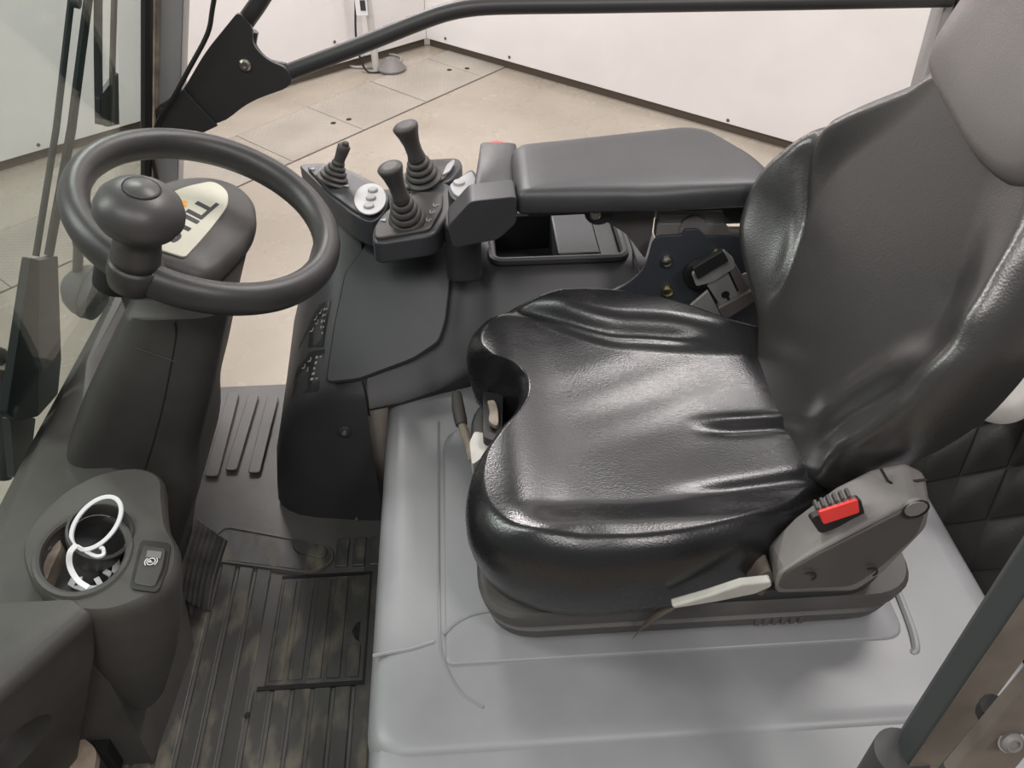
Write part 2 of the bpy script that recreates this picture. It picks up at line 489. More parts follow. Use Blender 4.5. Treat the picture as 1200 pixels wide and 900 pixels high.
# raised foot pad beyond the flap and short ribs
obj('foot_pad', prism(round_poly([(-0.544, 1.0745, -0.004), (-0.5092, 1.1535, -0.004), (-0.292, 1.089, -0.004), (-0.2774, 1.0567, -0.004), (-0.3104, 1.0243, -0.004)], 0.02), (0, 0, 0.005)), M['mat'], fm, bevel=0.003)
obj('foot_pad_rim', tube([Vector(p) for p in round_poly([(-0.542, 1.0705, 0.001), (-0.5074, 1.1492, 0.001), (-0.291, 1.085, 0.001), (-0.2764, 1.0528, 0.001), (-0.3092, 1.0205, 0.001)], 0.02)], 0.003, 6, closed=True), M['mat_plain'], fm)
obj('foot_pad_boss', prism(round_poly([(-0.3658, 1.1079, 0), (-0.2889, 1.0793, 0), (-0.2961, 1.0507, 0), (-0.3565, 1.0734, 0)], 0.015), (0, 0, 0.006)), M['mat'], fm, bevel=0.003)
for k in range(3):
    obj('short_rib', box(-0.275 + 0.033*k, -0.25 + 0.033*k, 1.035, 1.105, -0.006, 0.001), M['mat'], fm, bevel=0.003)
# flap with its slots and finger hole
fl = obj('flap', prism(round_poly([(FX0, FY0, -0.004), (FX1, FY0, -0.004), (FX1, 0.862, -0.004), (FX1 - 0.018, 0.872, -0.004), (FX1 - 0.025, 0.887, -0.004), (FX1 - 0.018, 0.905, -0.004), (FX1, 0.915, -0.004), (FX1, FY1, -0.004), (FX0, FY1, -0.004)], 0.002, 2), (0, 0, 0.005)), M['mat'], fm, bevel=0.002)
for k in range(5):
    obj('flap_rib', box(FX0 + 0.006 + 0.0325*k, FX0 + 0.03 + 0.0325*k, FY0 + 0.008, FY1 - 0.008 if k < 4 else 0.86, 0.0, 0.0035), M['mat'], fl, bevel=0.002)
obj('slot', box(FX0, FX1 + 0.004, FY1 + 0.0005, FY1 + 0.007, -0.0045, 0.0008), M['void'], fm)
obj('slot', box(FX0 - 0.012, FX1 + 0.004, FY0 - 0.008, FY0 - 0.0005, -0.0045, 0.0008), M['void'], fm)
obj('slot', box(FX1 + 0.0005, FX1 + 0.004, FY0, FY1, -0.0045, 0.0006), M['void'], fm)
obj('finger_hole', lathe([(0, -0.0045), (0.022, -0.0045), (0.022, -0.001), (0, -0.001)], (FX1, 0.888, 0), (0, 0, 1), 20), M['void'], fm)
obj('drain_hole', lathe([(0, 0), (0.005, 0), (0.005, 0.0015), (0, 0.0015)], (-0.3925, 0.7395, 0), (0, 0, 1), 12), M['void'], fm)
# stepped entry ribs at the far end
for a, b, c, d in (((-0.5728, 1.2879, 0), (-0.5437, 1.2859, 0), (-0.5448, 1.5557, 0), (-0.5717, 1.5606, 0)), ((-0.5323, 1.3026, 0), (-0.5066, 1.3009, 0), (-0.4973, 1.5465, 0), (-0.522, 1.5512, 0)), ((-0.4815, 1.2917, 0), (-0.4559, 1.29, 0), (-0.4499, 1.5372, 0), (-0.4766, 1.542, 0))):
    obj('entry_rib', prism(round_poly([a, b, c, d], 0.008, 3), (0, 0, 0.006)), M['mat_plain'], fm, bevel=0.003)

# ------------------------------------------------------------------ engine hood
hd = thing('engine_hood', 'light grey moulded engine hood under the driver seat', 'engine hood', (0.3, 0.8, 0))
HZ = 0.31
def rr(x0, x1, y0, y1, r, z, seg=8):
    return [Vector((p.x, p.y, z)) for p in round_poly([(x0, y0, 0), (x1, y0, 0), (x1, y1, 0), (x0, y1, 0)], r, seg)]
rings = [rr(-0.135, 0.735, 0.45, 1.28, 0.045, -0.55)]
rings += [rr(-0.150 + i_, 0.745 - i_, 0.40 + i_, 1.30 - i_, 0.05, z) for i_, z in ((0.0, 0.0), (0.0, HZ - 0.05), (0.003, HZ - 0.034), (0.010, HZ - 0.019), (0.020, HZ - 0.011), (0.034, HZ - 0.008))]
obj('hood_shell', loft(rings), M['hood'], hd, sharp=50)
rings = [rr(-0.150 + a, 0.745 - a, 0.498 + b, 1.29, 0.05, z) for a, b, z in ((-0.0015, 0.0, HZ - 0.05), (-0.001, 0.001, HZ - 0.030), (0.005, 0.004, HZ - 0.014), (0.014, 0.009, HZ - 0.0055), (0.026, 0.018, HZ - 0.0015), (0.040, 0.032, HZ))]
obj('raised_deck', loft(rings), M['hood'], hd, sharp=50)
rings = [rr(-0.045 - i_, 0.586 + i_, 0.625 - i_, 1.08, [0.012, 0.03, 0.05, 0.05], z, 5) for i_, z in ((0.004, HZ - 0.002), (0.0025, HZ + 0.0025), (0.0, HZ + 0.004))]
obj('seat_plinth', loft(rings), M['hood'], hd, sharp=50)
obj('crease', tube(smooth_open([(-0.056, 1.10, HZ), (-0.057, 0.9, HZ), (-0.056, 0.68, HZ), (-0.050, 0.63, HZ), (-0.03, 0.585, HZ), (0.0, 0.56, HZ)], 6), 0.0022, 6), M['hood'], hd)
obj('crease', tube(smooth_open([(-0.1465, 0.6443, 0.309), (-0.1292, 0.6465, 0.31), (-0.0968, 0.6508, 0.31), (-0.0631, 0.6605, 0.31)], 5), 0.0028, 6), M['hood'], hd)
obj('crease', tube(smooth_open([(-0.0499, 0.6678, 0.314), (-0.0319, 0.6857, 0.314), (-0.0064, 0.6979, 0.314), (0.0288, 0.7026, 0.314)], 5), 0.0022, 6), M['hood'], hd)
obj('rear_ridge', tube(smooth_open([(0.588, 0.600, HZ - 0.004), (0.596, 0.61, HZ), (0.604, 0.66, HZ), (0.612, 0.80, HZ), (0.615, 1.0, HZ)], 6), 0.006, 8), M['hood'], hd)

# ------------------------------------------------------------------ padded shapes
def padded(outline, centre, profile, zf, to3, n=160):
    """outline: closed 2D list; profile: (scale, height, follows_top) rows; to3 maps (a, b, h) to the world"""
    o2 = smooth_closed([(p[0], p[1], 0) for p in outline], n)
    c = Vector((centre[0], centre[1], 0))
    rings = []
    for s, h, k in profile:
        ring = []
        for p in o2:
            q = c + (p - c)*s
            ring.append(to3(q.x, q.y, h + k*zf(q.x, q.y)))
        rings.append(ring)
    return loft(rings)

def gauss(d, w): return math.exp(-(d/w)**2)
def sstep(a, b, x):
    t = min(1, max(0, (x - a)/(b - a))); return t*t*(3 - 2*t)

# ------------------------------------------------------------------ driver seat
st = thing('driver_seat', 'black glossy vinyl driver seat with high backrest on grey hood', 'seat', (0.28, 0.85, HZ))
SC = (0.24, 0.86)
c_out = [(0.50, 1.005), (0.42, 1.035), (0.32, 1.085), (0.215, 1.12), (0.12, 1.122), (0.05, 1.10), (0.008, 1.06), (-0.002, 1.02), (0.015, 0.985), (0.05, 0.96), (0.068, 0.93), (0.067, 0.89), (0.050, 0.848),
         (0.018, 0.80), (-0.004, 0.76), (-0.012, 0.71), (-0.002, 0.66), (0.035, 0.617), (0.11, 0.592), (0.20, 0.590), (0.28, 0.601), (0.34, 0.620), (0.40, 0.655), (0.46, 0.70), (0.53, 0.80), (0.53, 0.92)]
def seam_far(x): return 1.085 - 0.075*sstep(0.06, 0.24, x) - 0.03*sstep(0.2, 0.45, x)
def c_top(x, y):
    h = 0.0
    h += 0.030*sstep(seam_far(x) - 0.03, seam_far(x) + 0.035, y)*sstep(0.05, 0.16, x)*(1 - 0.5*sstep(0.3, 0.46, x))
    h += 0.022*sstep(0.69, 0.63, y)*sstep(0.02, 0.12, x)
    h -= 0.016*gauss(math.hypot((x - 0.30)/1.3, y - 0.83), 0.14)
    h += 0.012*gauss(x - 0.05, 0.05)*gauss(y - 0.83, 0.35)
    h -= 0.008*gauss(y - seam_far(x), 0.010)*sstep(0.03, 0.06, x)*(1 - sstep(0.30, 0.38, x))
    h -= 0.004*gauss(y - (0.815 - 0.05*(x - 0.3)), 0.010)*sstep(0.29, 0.36, x)
    h += 0.004*gauss(y - (0.835 - 0.05*(x - 0.3)), 0.010)*sstep(0.29, 0.36, x)
    h -= 0.006*gauss(y - (0.70 + 0.1*(x - 0.3)), 0.012)*sstep(0.22, 0.33, x)
    h += 0.0010*math.sin(70*x + 25*y)*gauss(math.hypot(x - 0.12, y - 0.64), 0.07)
    h += 0.0004*math.sin(95*y - 40*x)*gauss(math.hypot(x - 0.25, y - 0.9), 0.1)
    h -= 0.012*sstep(0.40, 0.52, x)
    return h
prof = [(0.80, 0.445, 0), (0.93, 0.438, 0), (0.955, 0.441, 0), (0.968, 0.456, 0), (0.987, 0.474, 0.1), (0.998, 0.49, 0.3), (1.0, 0.507, 0.5), (0.992, 0.523, 0.8), (0.975, 0.537, 1), (0.95, 0.547, 1), (0.92, 0.553, 1)]
prof += [(0.905 - 0.015*k, 0.556, 1) for k in range(0, 59)] + [(0.02, 0.556, 1)]
obj('cushion', padded(c_out, SC, prof, c_top, lambda a, b, h: Vector((a, b, h)), 340), M['vinyl'], st, sharp=0)

# backrest in its own leaning frame (l to the far side, u up the back, h to the front)
BA = R(18)
BN = Vector((-math.cos(BA), 0, math.sin(BA))); BU = Vector((math.sin(BA), 0, math.cos(BA)))
bk = frame((0.47, 0.85, 0.52), (0, 1, 0), BU, BN)
b_out = [(-0.165, 0.02), (-0.10, -0.02), (0.0, -0.03), (0.10, -0.01), (0.17, 0.03), (0.245, 0.09), (0.295, 0.145), (0.31, 0.20), (0.287, 0.285), (0.229, 0.365), (0.165, 0.43), (0.12, 0.475), (0.0, 0.48), (-0.10, 0.47), (-0.165, 0.43), (-0.20, 0.36), (-0.225, 0.285), (-0.230, 0.21), (-0.215, 0.14), (-0.188, 0.07)]
def bol(l, u):
    b = 0.17 + 0.05*sstep(0.05, 0.2, u) - 0.09*sstep(0.25, 0.45, u)
    h = 0.055*sstep(b - 0.055, b + 0.05, abs(l - 0.03))*sstep(-0.02, 0.14, u)*(1 - 0.8*sstep(0.20, 0.45, u))
    edge = 0.155 + 0.07*sstep(0.02, 0.20, u) - 0.0*u
    ridge = 0.185 + 0.10*sstep(0.10, 0.30, u)
    h -= 0.010*gauss(l - (ridge - 0.03), 0.011)*sstep(0.06, 0.12, u)*(1 - sstep(0.31, 0.36, u))
    h -= 0.006*gauss(l + 0.13 + 0.35*(u - 0.1), 0.012)*sstep(0.03, 0.1, u)*(1 - sstep(0.2, 0.28, u))
    h += 0.010*gauss(l + 0.10 + 0.35*(u - 0.1), 0.022)*sstep(0.03, 0.1, u)*(1 - sstep(0.2, 0.30, u))
    h += 0.0022*math.sin(60*l + 80*u)*gauss(math.hypot(l + 0.20, u - 0.27), 0.06)
    h += 0.014*gauss(l, 0.2)*gauss(u - 0.12, 0.13)
    return h
bp_ = [(0.58, -0.09, 0), (0.66, -0.085, 0), (0.75, -0.07, 0), (0.86, -0.045, 0.1), (0.95, -0.02, 0.4), (0.993, -0.002, 0.8), (0.993, 0.012, 1), (0.978, 0.026, 1), (0.955, 0.035, 1), (0.925, 0.040, 1)]
bp_ += [(0.91 - 0.015*k, 0.042, 1) for k in range(0, 60)] + [(0.02, 0.042, 1)]
obj('backrest', padded(b_out, (0.0, 0.22), bp_, bol, lambda a, b, h: bk(a, b, h), 340), M['vinyl_back'], st, sharp=0)
h_out = [(-0.10, 0.420), (0.0, 0.425), (0.10, 0.450), (0.128, 0.475), (0.135, 0.54), (0.135, 0.64), (0.125, 0.76), (0.08, 0.80), (-0.08, 0.80), (-0.145, 0.76), (-0.16, 0.64), (-0.165, 0.53), (-0.150, 0.455)]
hp = [(0.86, -0.09, 0), (0.97, -0.085, 0), (1.0, -0.05, 0), (1.01, 0.0, 0.5), (1.01, 0.03, 1), (0.995, 0.052, 1), (0.96, 0.064, 1), (0.90, 0.070, 1), (0.75, 0.074, 1), (0.5, 0.074, 1), (0.25, 0.072, 1), (0.02, 0.07, 1)]
def hz(l, u): return 0.004*math.sin(30*u + 10*l)*0.3 + 0.002*math.sin(50*l - 36*u)
obj('backrest_extension', padded(h_out, (0, 0.62), hp, hz, lambda a, b, h: bk(a, b, h), 120), M['vinyl_worn'], st, sharp=0, label='worn grey vinyl backrest extension')

# suspension base: three stacked trays
def tray(i_, z): return rr(0.012 + i_, 0.572 - i_, 0.636 + i_, 1.05 - i_, [0.07, 0.07, 0.07, 0.09], z, 8)
obj('base_plate', loft([rr(0.062, 0.53, 0.655, 1.03, 0.02, HZ + 0.0045), rr(0.062, 0.53, 0.655, 1.03, 0.02, HZ + 0.02)]), M['black'], st)
obj('suspension_bellows', loft([tray(0.02, HZ + 0.018), tray(0.008, HZ + 0.022), tray(0.0, HZ + 0.035), tray(-0.004, HZ + 0.055), tray(0.002, HZ + 0.06), tray(0.0, HZ + 0.064)]), M['seatbase'], st, sharp=45)
obj('suspension_tray', loft([tray(0.012, HZ + 0.062), tray(0.010, HZ + 0.068), tray(-0.008, HZ + 0.072), tray(-0.012, HZ + 0.095), tray(-0.008, HZ + 0.102), tray(0.02, HZ + 0.104)]), M['seatbase'], st, sharp=45)
obj('seat_pan', loft([rr(0.09, 0.53, 0.63, 1.06, 0.06, HZ + 0.098), rr(0.06, 0.53, 0.62, 1.07, 0.06, 0.44), rr(0.1, 0.5, 0.64, 1.05, 0.06, 0.46)]), M['black'], st)
for k in range(6):
    obj('embossed_bar', box(0.37 + 0.012*k, 0.377 + 0.012*k, 0.6325, 0.6345, HZ + 0.036, HZ + 0.050), M['seatbase'], st, bevel=0.0005)

# side cover on the near rear corner, with the buckle in it
SY = 0.60
near_ = [(0.3409, 0.57, 0.5209), (0.3432, 0.57, 0.5531), (0.3717, 0.57, 0.5833), (0.4109, 0.57, 0.6186), (0.4413, 0.57, 0.6447), (0.4635, 0.57, 0.6636), (0.4824, 0.57, 0.6539), (0.4859, 0.57, 0.6139), (0.4586, 0.57, 0.5523), (0.4357, 0.57, 0.5187)]
far_ = [(0.373, 0.63, 0.4521), (0.3534, 0.63, 0.5225), (0.3777, 0.63, 0.5745), (0.4138, 0.63, 0.6252), (0.4463, 0.63, 0.6511), (0.4804, 0.63, 0.6611), (0.5085, 0.63, 0.6439), (0.529, 0.63, 0.5871), (0.5048, 0.63, 0.4755), (0.4786, 0.63, 0.4424)]
mid_ = [Vector(a).lerp(Vector(b), 0.35) + Vector((0, -0.010, 0.0)) for a, b in zip(near_, far_)]
cv = obj('recliner_cover', loft([near_, mid_, far_, [Vector(p) + Vector((0.008, 0.02, -0.035)) for p in far_]]), M['sidecover'], st, bevel=0.007, seg=3)
c_ = sum((Vector(p) for p in near_), Vector())/len(near_)
low = [Vector(p).lerp(c_, 0.05) + Vector((0, -0.001, 0)) for p in near_]
obj('lower_cover', prism(round_poly(low, 0.014, 4), (0, -0.004, 0)), M['sidecover_dark'], cv, bevel=0.003)
obj('cap', lathe([(0, 0), (0.011, 0), (0.012, 0.003), (0.012, 0.006), (0, 0.006)], (0.4621, 0.56, 0.663), (0, 1, 0), 20), M['sidecover'], cv)
obj('cap_ring', tube([Vector((0.4638, 0.562, 0.6605)) + Vector((0.0135*math.cos(a), 0, 0.0135*math.sin(a))) for a in [2*PI*k/24 for k in range(24)]], 0.0012, 5, closed=True), M['void'], cv)
for q in ((0.445, 0.561, 0.5529), (0.3742, 0.561, 0.5514)):
    obj('clip_mark', tube([Vector(q) + Vector((0.008*math.cos(a), 0.001, 0.008*math.sin(a))) for a in [PI*k/10 - 0.9 for k in range(11)]], 0.0012, 5), M['void'], cv)
obj('cover_joint', tube([(0.4472, 0.618, 0.6651), (0.4527, 0.607, 0.6573), (0.4595, 0.606, 0.6524), (0.4933, 0.602, 0.6612)], 0.0016, 6), M['void'], cv)
# red belt buckle
bq = [(0.3655, 0.594, 0.6238), (0.4143, 0.594, 0.6539), (0.4288, 0.594, 0.6217), (0.3837, 0.594, 0.596)]
buckle = obj('belt_buckle', prism(round_poly(bq, 0.006, 3), (0, -0.010, 0.003)), M['black'], cv, bevel=0.002)
obj('release_button', prism(round_poly([(0.3677, 0.581, 0.6445), (0.4061, 0.581, 0.6623), (0.4138, 0.581, 0.6409), (0.3783, 0.581, 0.6238)], 0.003, 3), (0, -0.005, 0.002)), M['red'], cv, bevel=0.0012, label='red buckle release button')
for k in range(6):
    a = Vector((0.3694, 0.588, 0.6475)).lerp(Vector((0.3998, 0.588, 0.6644)), k/5)
    obj('buckle_tooth', box(a.x - 0.0018, a.x + 0.0018, a.y - 0.006, a.y + 0.006, a.z - 0.006, a.z + 0.000), M['seatbase'], cv, bevel=0.001)

# white weight lever under the cushion
lv = [(0.2277, 0.575, 0.489), (0.2682, 0.573, 0.5085), (0.3049, 0.572, 0.5281), (0.3383, 0.572, 0.5315), (0.3414, 0.572, 0.5214), (0.3238, 0.572, 0.508), (0.2804, 0.573, 0.4954), (0.2314, 0.575, 0.4834)]
obj('weight_lever', prism(lv, (0, 0.012, 0.0)), M['offwhite'], st, bevel=0.003, seg=3, label='off-white weight adjusting lever')
obj('lever_boss', prism(round_poly([(0.3291, 0.6, 0.4835), (0.3387, 0.6, 0.5099), (0.35, 0.6, 0.5155), (0.3585, 0.6, 0.4945), (0.3483, 0.6, 0.4606)], 0.006), (0, 0.05, 0)), M['post_brown'], st, bevel=0.004, label='dusty brown lever boss')
obj('torn_foam', tube(smooth_open([(0.2549, 0.612, 0.4452), (0.2278, 0.612, 0.4183), (0.2146, 0.615, 0.3923), (0.2096, 0.62, 0.3734), (0.2024, 0.62, 0.3541)], 4), [0.003, 0.004, 0.005, 0.0045, 0.005, 0.004, 0.0045, 0.004, 0.0035, 0.003, 0.0025, 0.002, 0.0015, 0.001, 0.001, 0.0008, 0.0006], 7), M['post_brown'], st, label='brown foam showing at a torn edge')
# adjusters inside the front notch
obj('front_adjuster', prism(round_poly([(0.021, 0.9743, 0.49), (0.0516, 0.9644, 0.49), (0.0429, 0.8589, 0.49), (0.0168, 0.8745, 0.49)], 0.006), (0, 0, -0.06)), M['black'], st, bevel=0.004)
obj('adjuster_switch', prism(smooth_open([(0.026, 0.9408, 0.492), (0.0374, 0.9401, 0.492), (0.0411, 0.9137, 0.492), (0.0384, 0.8869, 0.492), (0.0265, 0.8966, 0.492), (0.0287, 0.9182, 0.492)], 3), (0, 0, 0.008)), M['tan'], st, bevel=0.0015)
obj('white_tab', prism(round_poly([(0.0051, 0.9031, 0.475), (0.0335, 0.8922, 0.475), (0.0295, 0.8627, 0.475), (-0.0008, 0.8344, 0.475), (-0.003, 0.8805, 0.475)], 0.006), (0, 0, -0.02)), M['offwhite'], st, bevel=0.004, label='off-white front adjusting tab')
obj('slide_rod', tube(smooth_open([(0.0007, 0.9148, 0.4), (-0.006, 0.9562, 0.4), (-0.0143, 0.9891, 0.41)], 5), 0.007, 10), M['tan'], st)
obj('slide_grip', tube(smooth_open([(-0.0143, 0.9852, 0.41), (-0.0188, 1.0148, 0.42), (-0.0206, 1.0409, 0.43)], 4), [0.0095, 0.0105, 0.0105, 0.0105, 0.0105, 0.010, 0.0095, 0.009, 0.007], 12), M['rubber'], st)

# ------------------------------------------------------------------ right side console
cs = thing('side_console', 'dark grey moulded side console between floor and armrest', 'console', (0.0, 1.35, 0))
def csec(x, yn, h, knee, lean, zb):
    """closed section at x: near foot, knee, sloping panel, crest, far side"""
    zk = zb + (h - zb)*knee
    pts = [(yn, zb), (yn - 0.004, zb + (zk - zb)*0.5), (yn + 0.002, zk - 0.018), (yn + 0.012, zk - 0.004), (yn + 0.03, zk + 0.012)]
    yt = yn + lean
    for t in (0.25, 0.5, 0.75, 0.92):
        pts.append((yn + 0.03 + (yt - yn - 0.03)*t, zk + 0.012 + (h - zk - 0.012)*t))
    pts += [(yt + 0.03, h + 0.006), (1.50, h + 0.004), (1.525, h - 0.03), (1.53, zb + (h - zb)*0.5), (1.53, zb)]
    return [Vector((x, y, z)) for y, z in pts]
front = [csec(-0.405, 1.215, 0.03, 0.7, 0.26, -0.004), csec(-0.400, 1.205, 0.08, 0.75, 0.26, -0.004), csec(-0.385, 1.19, 0.17, 0.80, 0.26, -0.004), csec(-0.36, 1.175, 0.27, 0.80, 0.26, -0.004),
         csec(-0.325, 1.165, 0.37, 0.74, 0.26, -0.004), csec(-0.29, 1.16, 0.46, 0.66, 0.26, -0.004), csec(-0.255, 1.155, 0.53, 0.62, 0.26, -0.004), csec(-0.22, 1.15, 0.55, 0.62, 0.26, -0.004), csec(-0.186, 1.147, 0.55, 0.62, 0.26, -0.004)]
fc = obj('front_cover', loft(front), M['console'], cs, sharp=60)
rear = [csec(-0.180, 1.136, 0.55, 0.07, 0.27, 0.3106), csec(-0.12, 1.150, 0.55, 0.08, 0.26, 0.3106), csec(-0.06, 1.172, 0.55, 0.11, 0.25, 0.3106), csec(0.0, 1.19, 0.54, 0.24, 0.21, 0.3106), csec(0.03, 1.20, 0.515, 0.45, 0.145, 0.3106),
        csec(0.06, 1.205, 0.50, 0.6, 0.095, 0.3106), csec(0.20, 1.205, 0.50, 0.6, 0.095, 0.3106), csec(0.36, 1.205, 0.50, 0.6, 0.095, 0.3106)]
obj('rear_cover', loft(rear), M['console'], cs, sharp=60)


def cut(o, bm):
    """take a shape out of an object, once, and keep the result as its mesh"""
    bmesh.ops.recalc_face_normals(bm, faces=bm.faces)
    me = bpy.data.meshes.new('cutter'); bm.to_mesh(me); bm.free()
    c = bpy.data.objects.new('cutter', me); COL.objects.link(c)
    m = o.modifiers.new('cut', 'BOOLEAN'); m.operation = 'DIFFERENCE'; m.solver = 'EXACT'; m.object = c
    bpy.context.view_layer.update()
    new = bpy.data.meshes.new_from_object(o.evaluated_get(bpy.context.evaluated_depsgraph_get()))
    o.modifiers.clear()
    o.data = new
    bpy.data.objects.remove(c); bpy.data.meshes.remove(me)
    new.set_sharp_from_angle(angle=R(40))

rc = [o for o in cs.children if o.name.startswith('rear_cover')][0]
cut(rc, box(0.058, 0.29, 1.312, 1.46, 0.43, 0.58))
# smooth lid panel over both covers on the slope
sl = frame((0, 1.18, 0.353), (1, 0, 0), (0, 0.7595, 0.6505), (0, -0.6505, 0.7595))
def slp(q): return [Vector(p) for p in q]
pn = round_poly(slp([(-0.2538, 1.1687, 0.3551), (-0.1964, 1.1714, 0.3575), (-0.0981, 1.1964, 0.3789), (-0.0511, 1.2187, 0.398), (-0.0373, 1.2482, 0.4232), (-0.0267, 1.3023, 0.4696), (-0.0207, 1.3573, 0.5167), (-0.1748, 1.3616, 0.5204), (-0.2146, 1.3224, 0.4868), (-0.2366, 1.2484, 0.4234)]), 0.012, 4)
obj('sloping_lid', prism(pn, (0, 0.0085, -0.010)), M['console_panel'], cs, bevel=0.002)
obj('lid_joint', tube([p + Vector((0, 0.0, -0.0025)) for p in pn], 0.0018, 6, closed=True), M['void'], cs)
obj('cover_joint', tube([(-0.183, 1.146, 0.29), (-0.183, 1.147, 0.318), (-0.185, 1.158, 0.338), (-0.19, 1.172, 0.352)], 0.0022, 6), M['void'], cs)
sw = Vector((-0.2328, 1.152, 0.2494))
obj('screw_cup', lathe([(0.0, 0.001), (0.011, 0.001), (0.013, 0.004), (0.010, 0.006), (0, 0.006)], sw, (0, -1, 0.1), 20), M['console'], cs)
obj('screw', lathe([(0, 0.006), (0.006, 0.006), (0.005, 0.009), (0, 0.0095)], sw, (0, -1, 0.1), 12), M['steel'], cs)
obj('screw', lathe([(0, 0.0), (0.004, 0.0), (0.003, 0.003), (0, 0.0035)], (-0.2404, 1.152, 0.0003), (0, -1, 0.3), 10), M['steel'], cs)
# tray rim and lid on top
obj('tray_rim', tube(round_poly([(0.052, 1.305, 0.506), (0.296, 1.305, 0.506), (0.296, 1.467, 0.506), (0.052, 1.467, 0.506)], 0.022, 5), 0.008, 8, closed=True), M['console'], cs)
obj('tray_floor', box(0.058, 0.29, 1.312, 1.46, 0.431, 0.434), M['console_panel'], cs)
obj('tray_lid', box(0.172, 0.250, 1.318, 1.462, 0.436, 0.511), M['console_panel'], cs, bevel=0.005)
obj('tray_bridge', box(0.252, 0.289, 1.314, 1.458, 0.436, 0.500), M['console'], cs, bevel=0.003)
obj('tray_button', lathe([(0, 0), (0.004, 0), (0.004, 0.003), (0, 0.003)], (0.078, 1.33, 0.434), (0, 0, 1), 10), M['void'], cs)
obj('joint', tube([(0.312, 1.205, 0.44), (0.312, 1.21, 0.485), (0.312, 1.235, 0.504), (0.312, 1.45, 0.507)], 0.0018, 6), M['void'], cs)
obj('support_post', prism(round_poly([(-0.03, 1.25, 0.50), (0.032, 1.25, 0.50), (0.032, 1.33, 0.50), (-0.03, 1.33, 0.50)], 0.02), (0, 0, 0.11)), M['console'], cs, bevel=0.006)

# two fuse and load decals on the leaning front corner (placed on the cover's own surface)
from mathutils.bvhtree import BVHTree
def drape(name, corners, nx, ny, mat, parent, target, lift, d=(0.62, -0.62, 0.48)):
    me = target.data; off = ORG[target.name]
    tree = BVHTree.FromPolygons([v.co + off for v in me.vertices], [p.vertices[:] for p in me.polygons])
    d = Vector(d).normalized()
    a, b, c, e = [Vector(p) for p in corners]
    bm = bmesh.new(); g = []
    for j in range(ny + 1):
        row = []
        for i in range(nx + 1):
            p = a.lerp(b, i/nx).lerp(e.lerp(c, i/nx), j/ny)
            hit = tree.ray_cast(p + d*0.1, -d)
            q = (hit[0] if hit[0] is not None else p) + d*lift
            row.append(bm.verts.new(q))
        g.append(row)
    for j in range(ny):
        for i in range(nx): bm.faces.new((g[j][i], g[j][i+1], g[j+1][i+1], g[j+1][i]))
    r = bmesh.ops.extrude_face_region(bm, geom=list(bm.faces))
    bmesh.ops.translate(bm, verts=[v for v in r['geom'] if isinstance(v, bmesh.types.BMVert)], vec=d*0.0006)
    return obj(name, bm, mat, parent, sharp=40)
def quad_mix(q, s0, s1, t0, t1):
    a, b, c, e = [Vector(p) for p in q]
    f = lambda s, t: a.lerp(b, s).lerp(e.lerp(c, s), t)
    return [f(s0, t0), f(s1, t0), f(s1, t1), f(s0, t1)]
M['decal'] = plastic('decal_film', (0.008, 0.008, 0.008), 0.4)
DD = (-0.62, -0.45, 0.62)
for q, n_ in (([(-0.3223, 1.303, 0.3296), (-0.2623, 1.241, 0.3777), (-0.2452, 1.2984, 0.4389), (-0.2709, 1.3131, 0.422)], 5), ([(-0.338, 1.2249, 0.273), (-0.2738, 1.184, 0.3225), (-0.2586, 1.2354, 0.378), (-0.3134, 1.2768, 0.3355)], 5)):
    drape('decal', q, 6, 8, M['decal'], cs, fc, 0.0008, DD)
    for k in range(n_):
        t = 0.28 + 0.13*k
        drape('decal_mark', quad_mix(q, 0.72, 0.80, t, t + 0.06), 1, 1, M['print'], cs, fc, 0.0016, DD)
        drape('decal_mark', quad_mix(q, 0.86, 0.92, t + 0.01, t + 0.05), 1, 1, M['print'], cs, fc, 0.0016, DD)
    for s0, t0 in ((0.30, 0.35), (0.42, 0.52), (0.25, 0.62), (0.45, 0.75)):
        drape('decal_mark', quad_mix(q, s0, s0 + 0.10, t0, t0 + 0.03), 1, 1, M['print'], cs, fc, 0.0016, DD)
        drape('decal_mark', quad_mix(q, s0 + 0.09, s0 + 0.12, t0, t0 + 0.10), 1, 1, M['print'], cs, fc, 0.0016, DD)

# ------------------------------------------------------------------ armrest
ar = thing('armrest', 'dark grey padded armrest beside the seat, above the side console', 'armrest', (0.28, 1.25, 0.62))
pad = round_poly([(0.083, 1.158, 0), (0.30, 1.150, 0), (0.478, 1.158, 0), (0.496, 1.20, 0), (0.486, 1.26, 0), (0.435, 1.365, 0), (0.40, 1.382, 0), (0.13, 1.335, 0), (0.086, 1.325, 0)], [0.015, 0.05, 0.02, 0.03, 0.05, 0.02, 0.03, 0.05, 0.02], 4)
def ring_of(poly, inset, z):
    c = Vector((0.28, 1.26, 0))
    out = []
    for p in poly:
        d = (p - c); out.append(Vector((p.x - inset*d.x/max(.05, d.length), p.y - inset*d.y/max(.05, d.length), z)))
    return out
def padz(z): return z
rings = [ring_of(pad, i_, z) for i_, z in ((0.012, 0.683), (0.004, 0.685), (0.0, 0.690), (0.001, 0.710), (0.005, 0.716), (0.012, 0.722), (0.025, 0.7245), (0.06, 0.7255))]
obj('pad', loft(rings), M['armrest'], ar, sharp=0)
obj('pad_plate', loft([ring_of(pad, 0.02, 0.676), ring_of(pad, 0.02, 0.684)]), M['black'], ar)
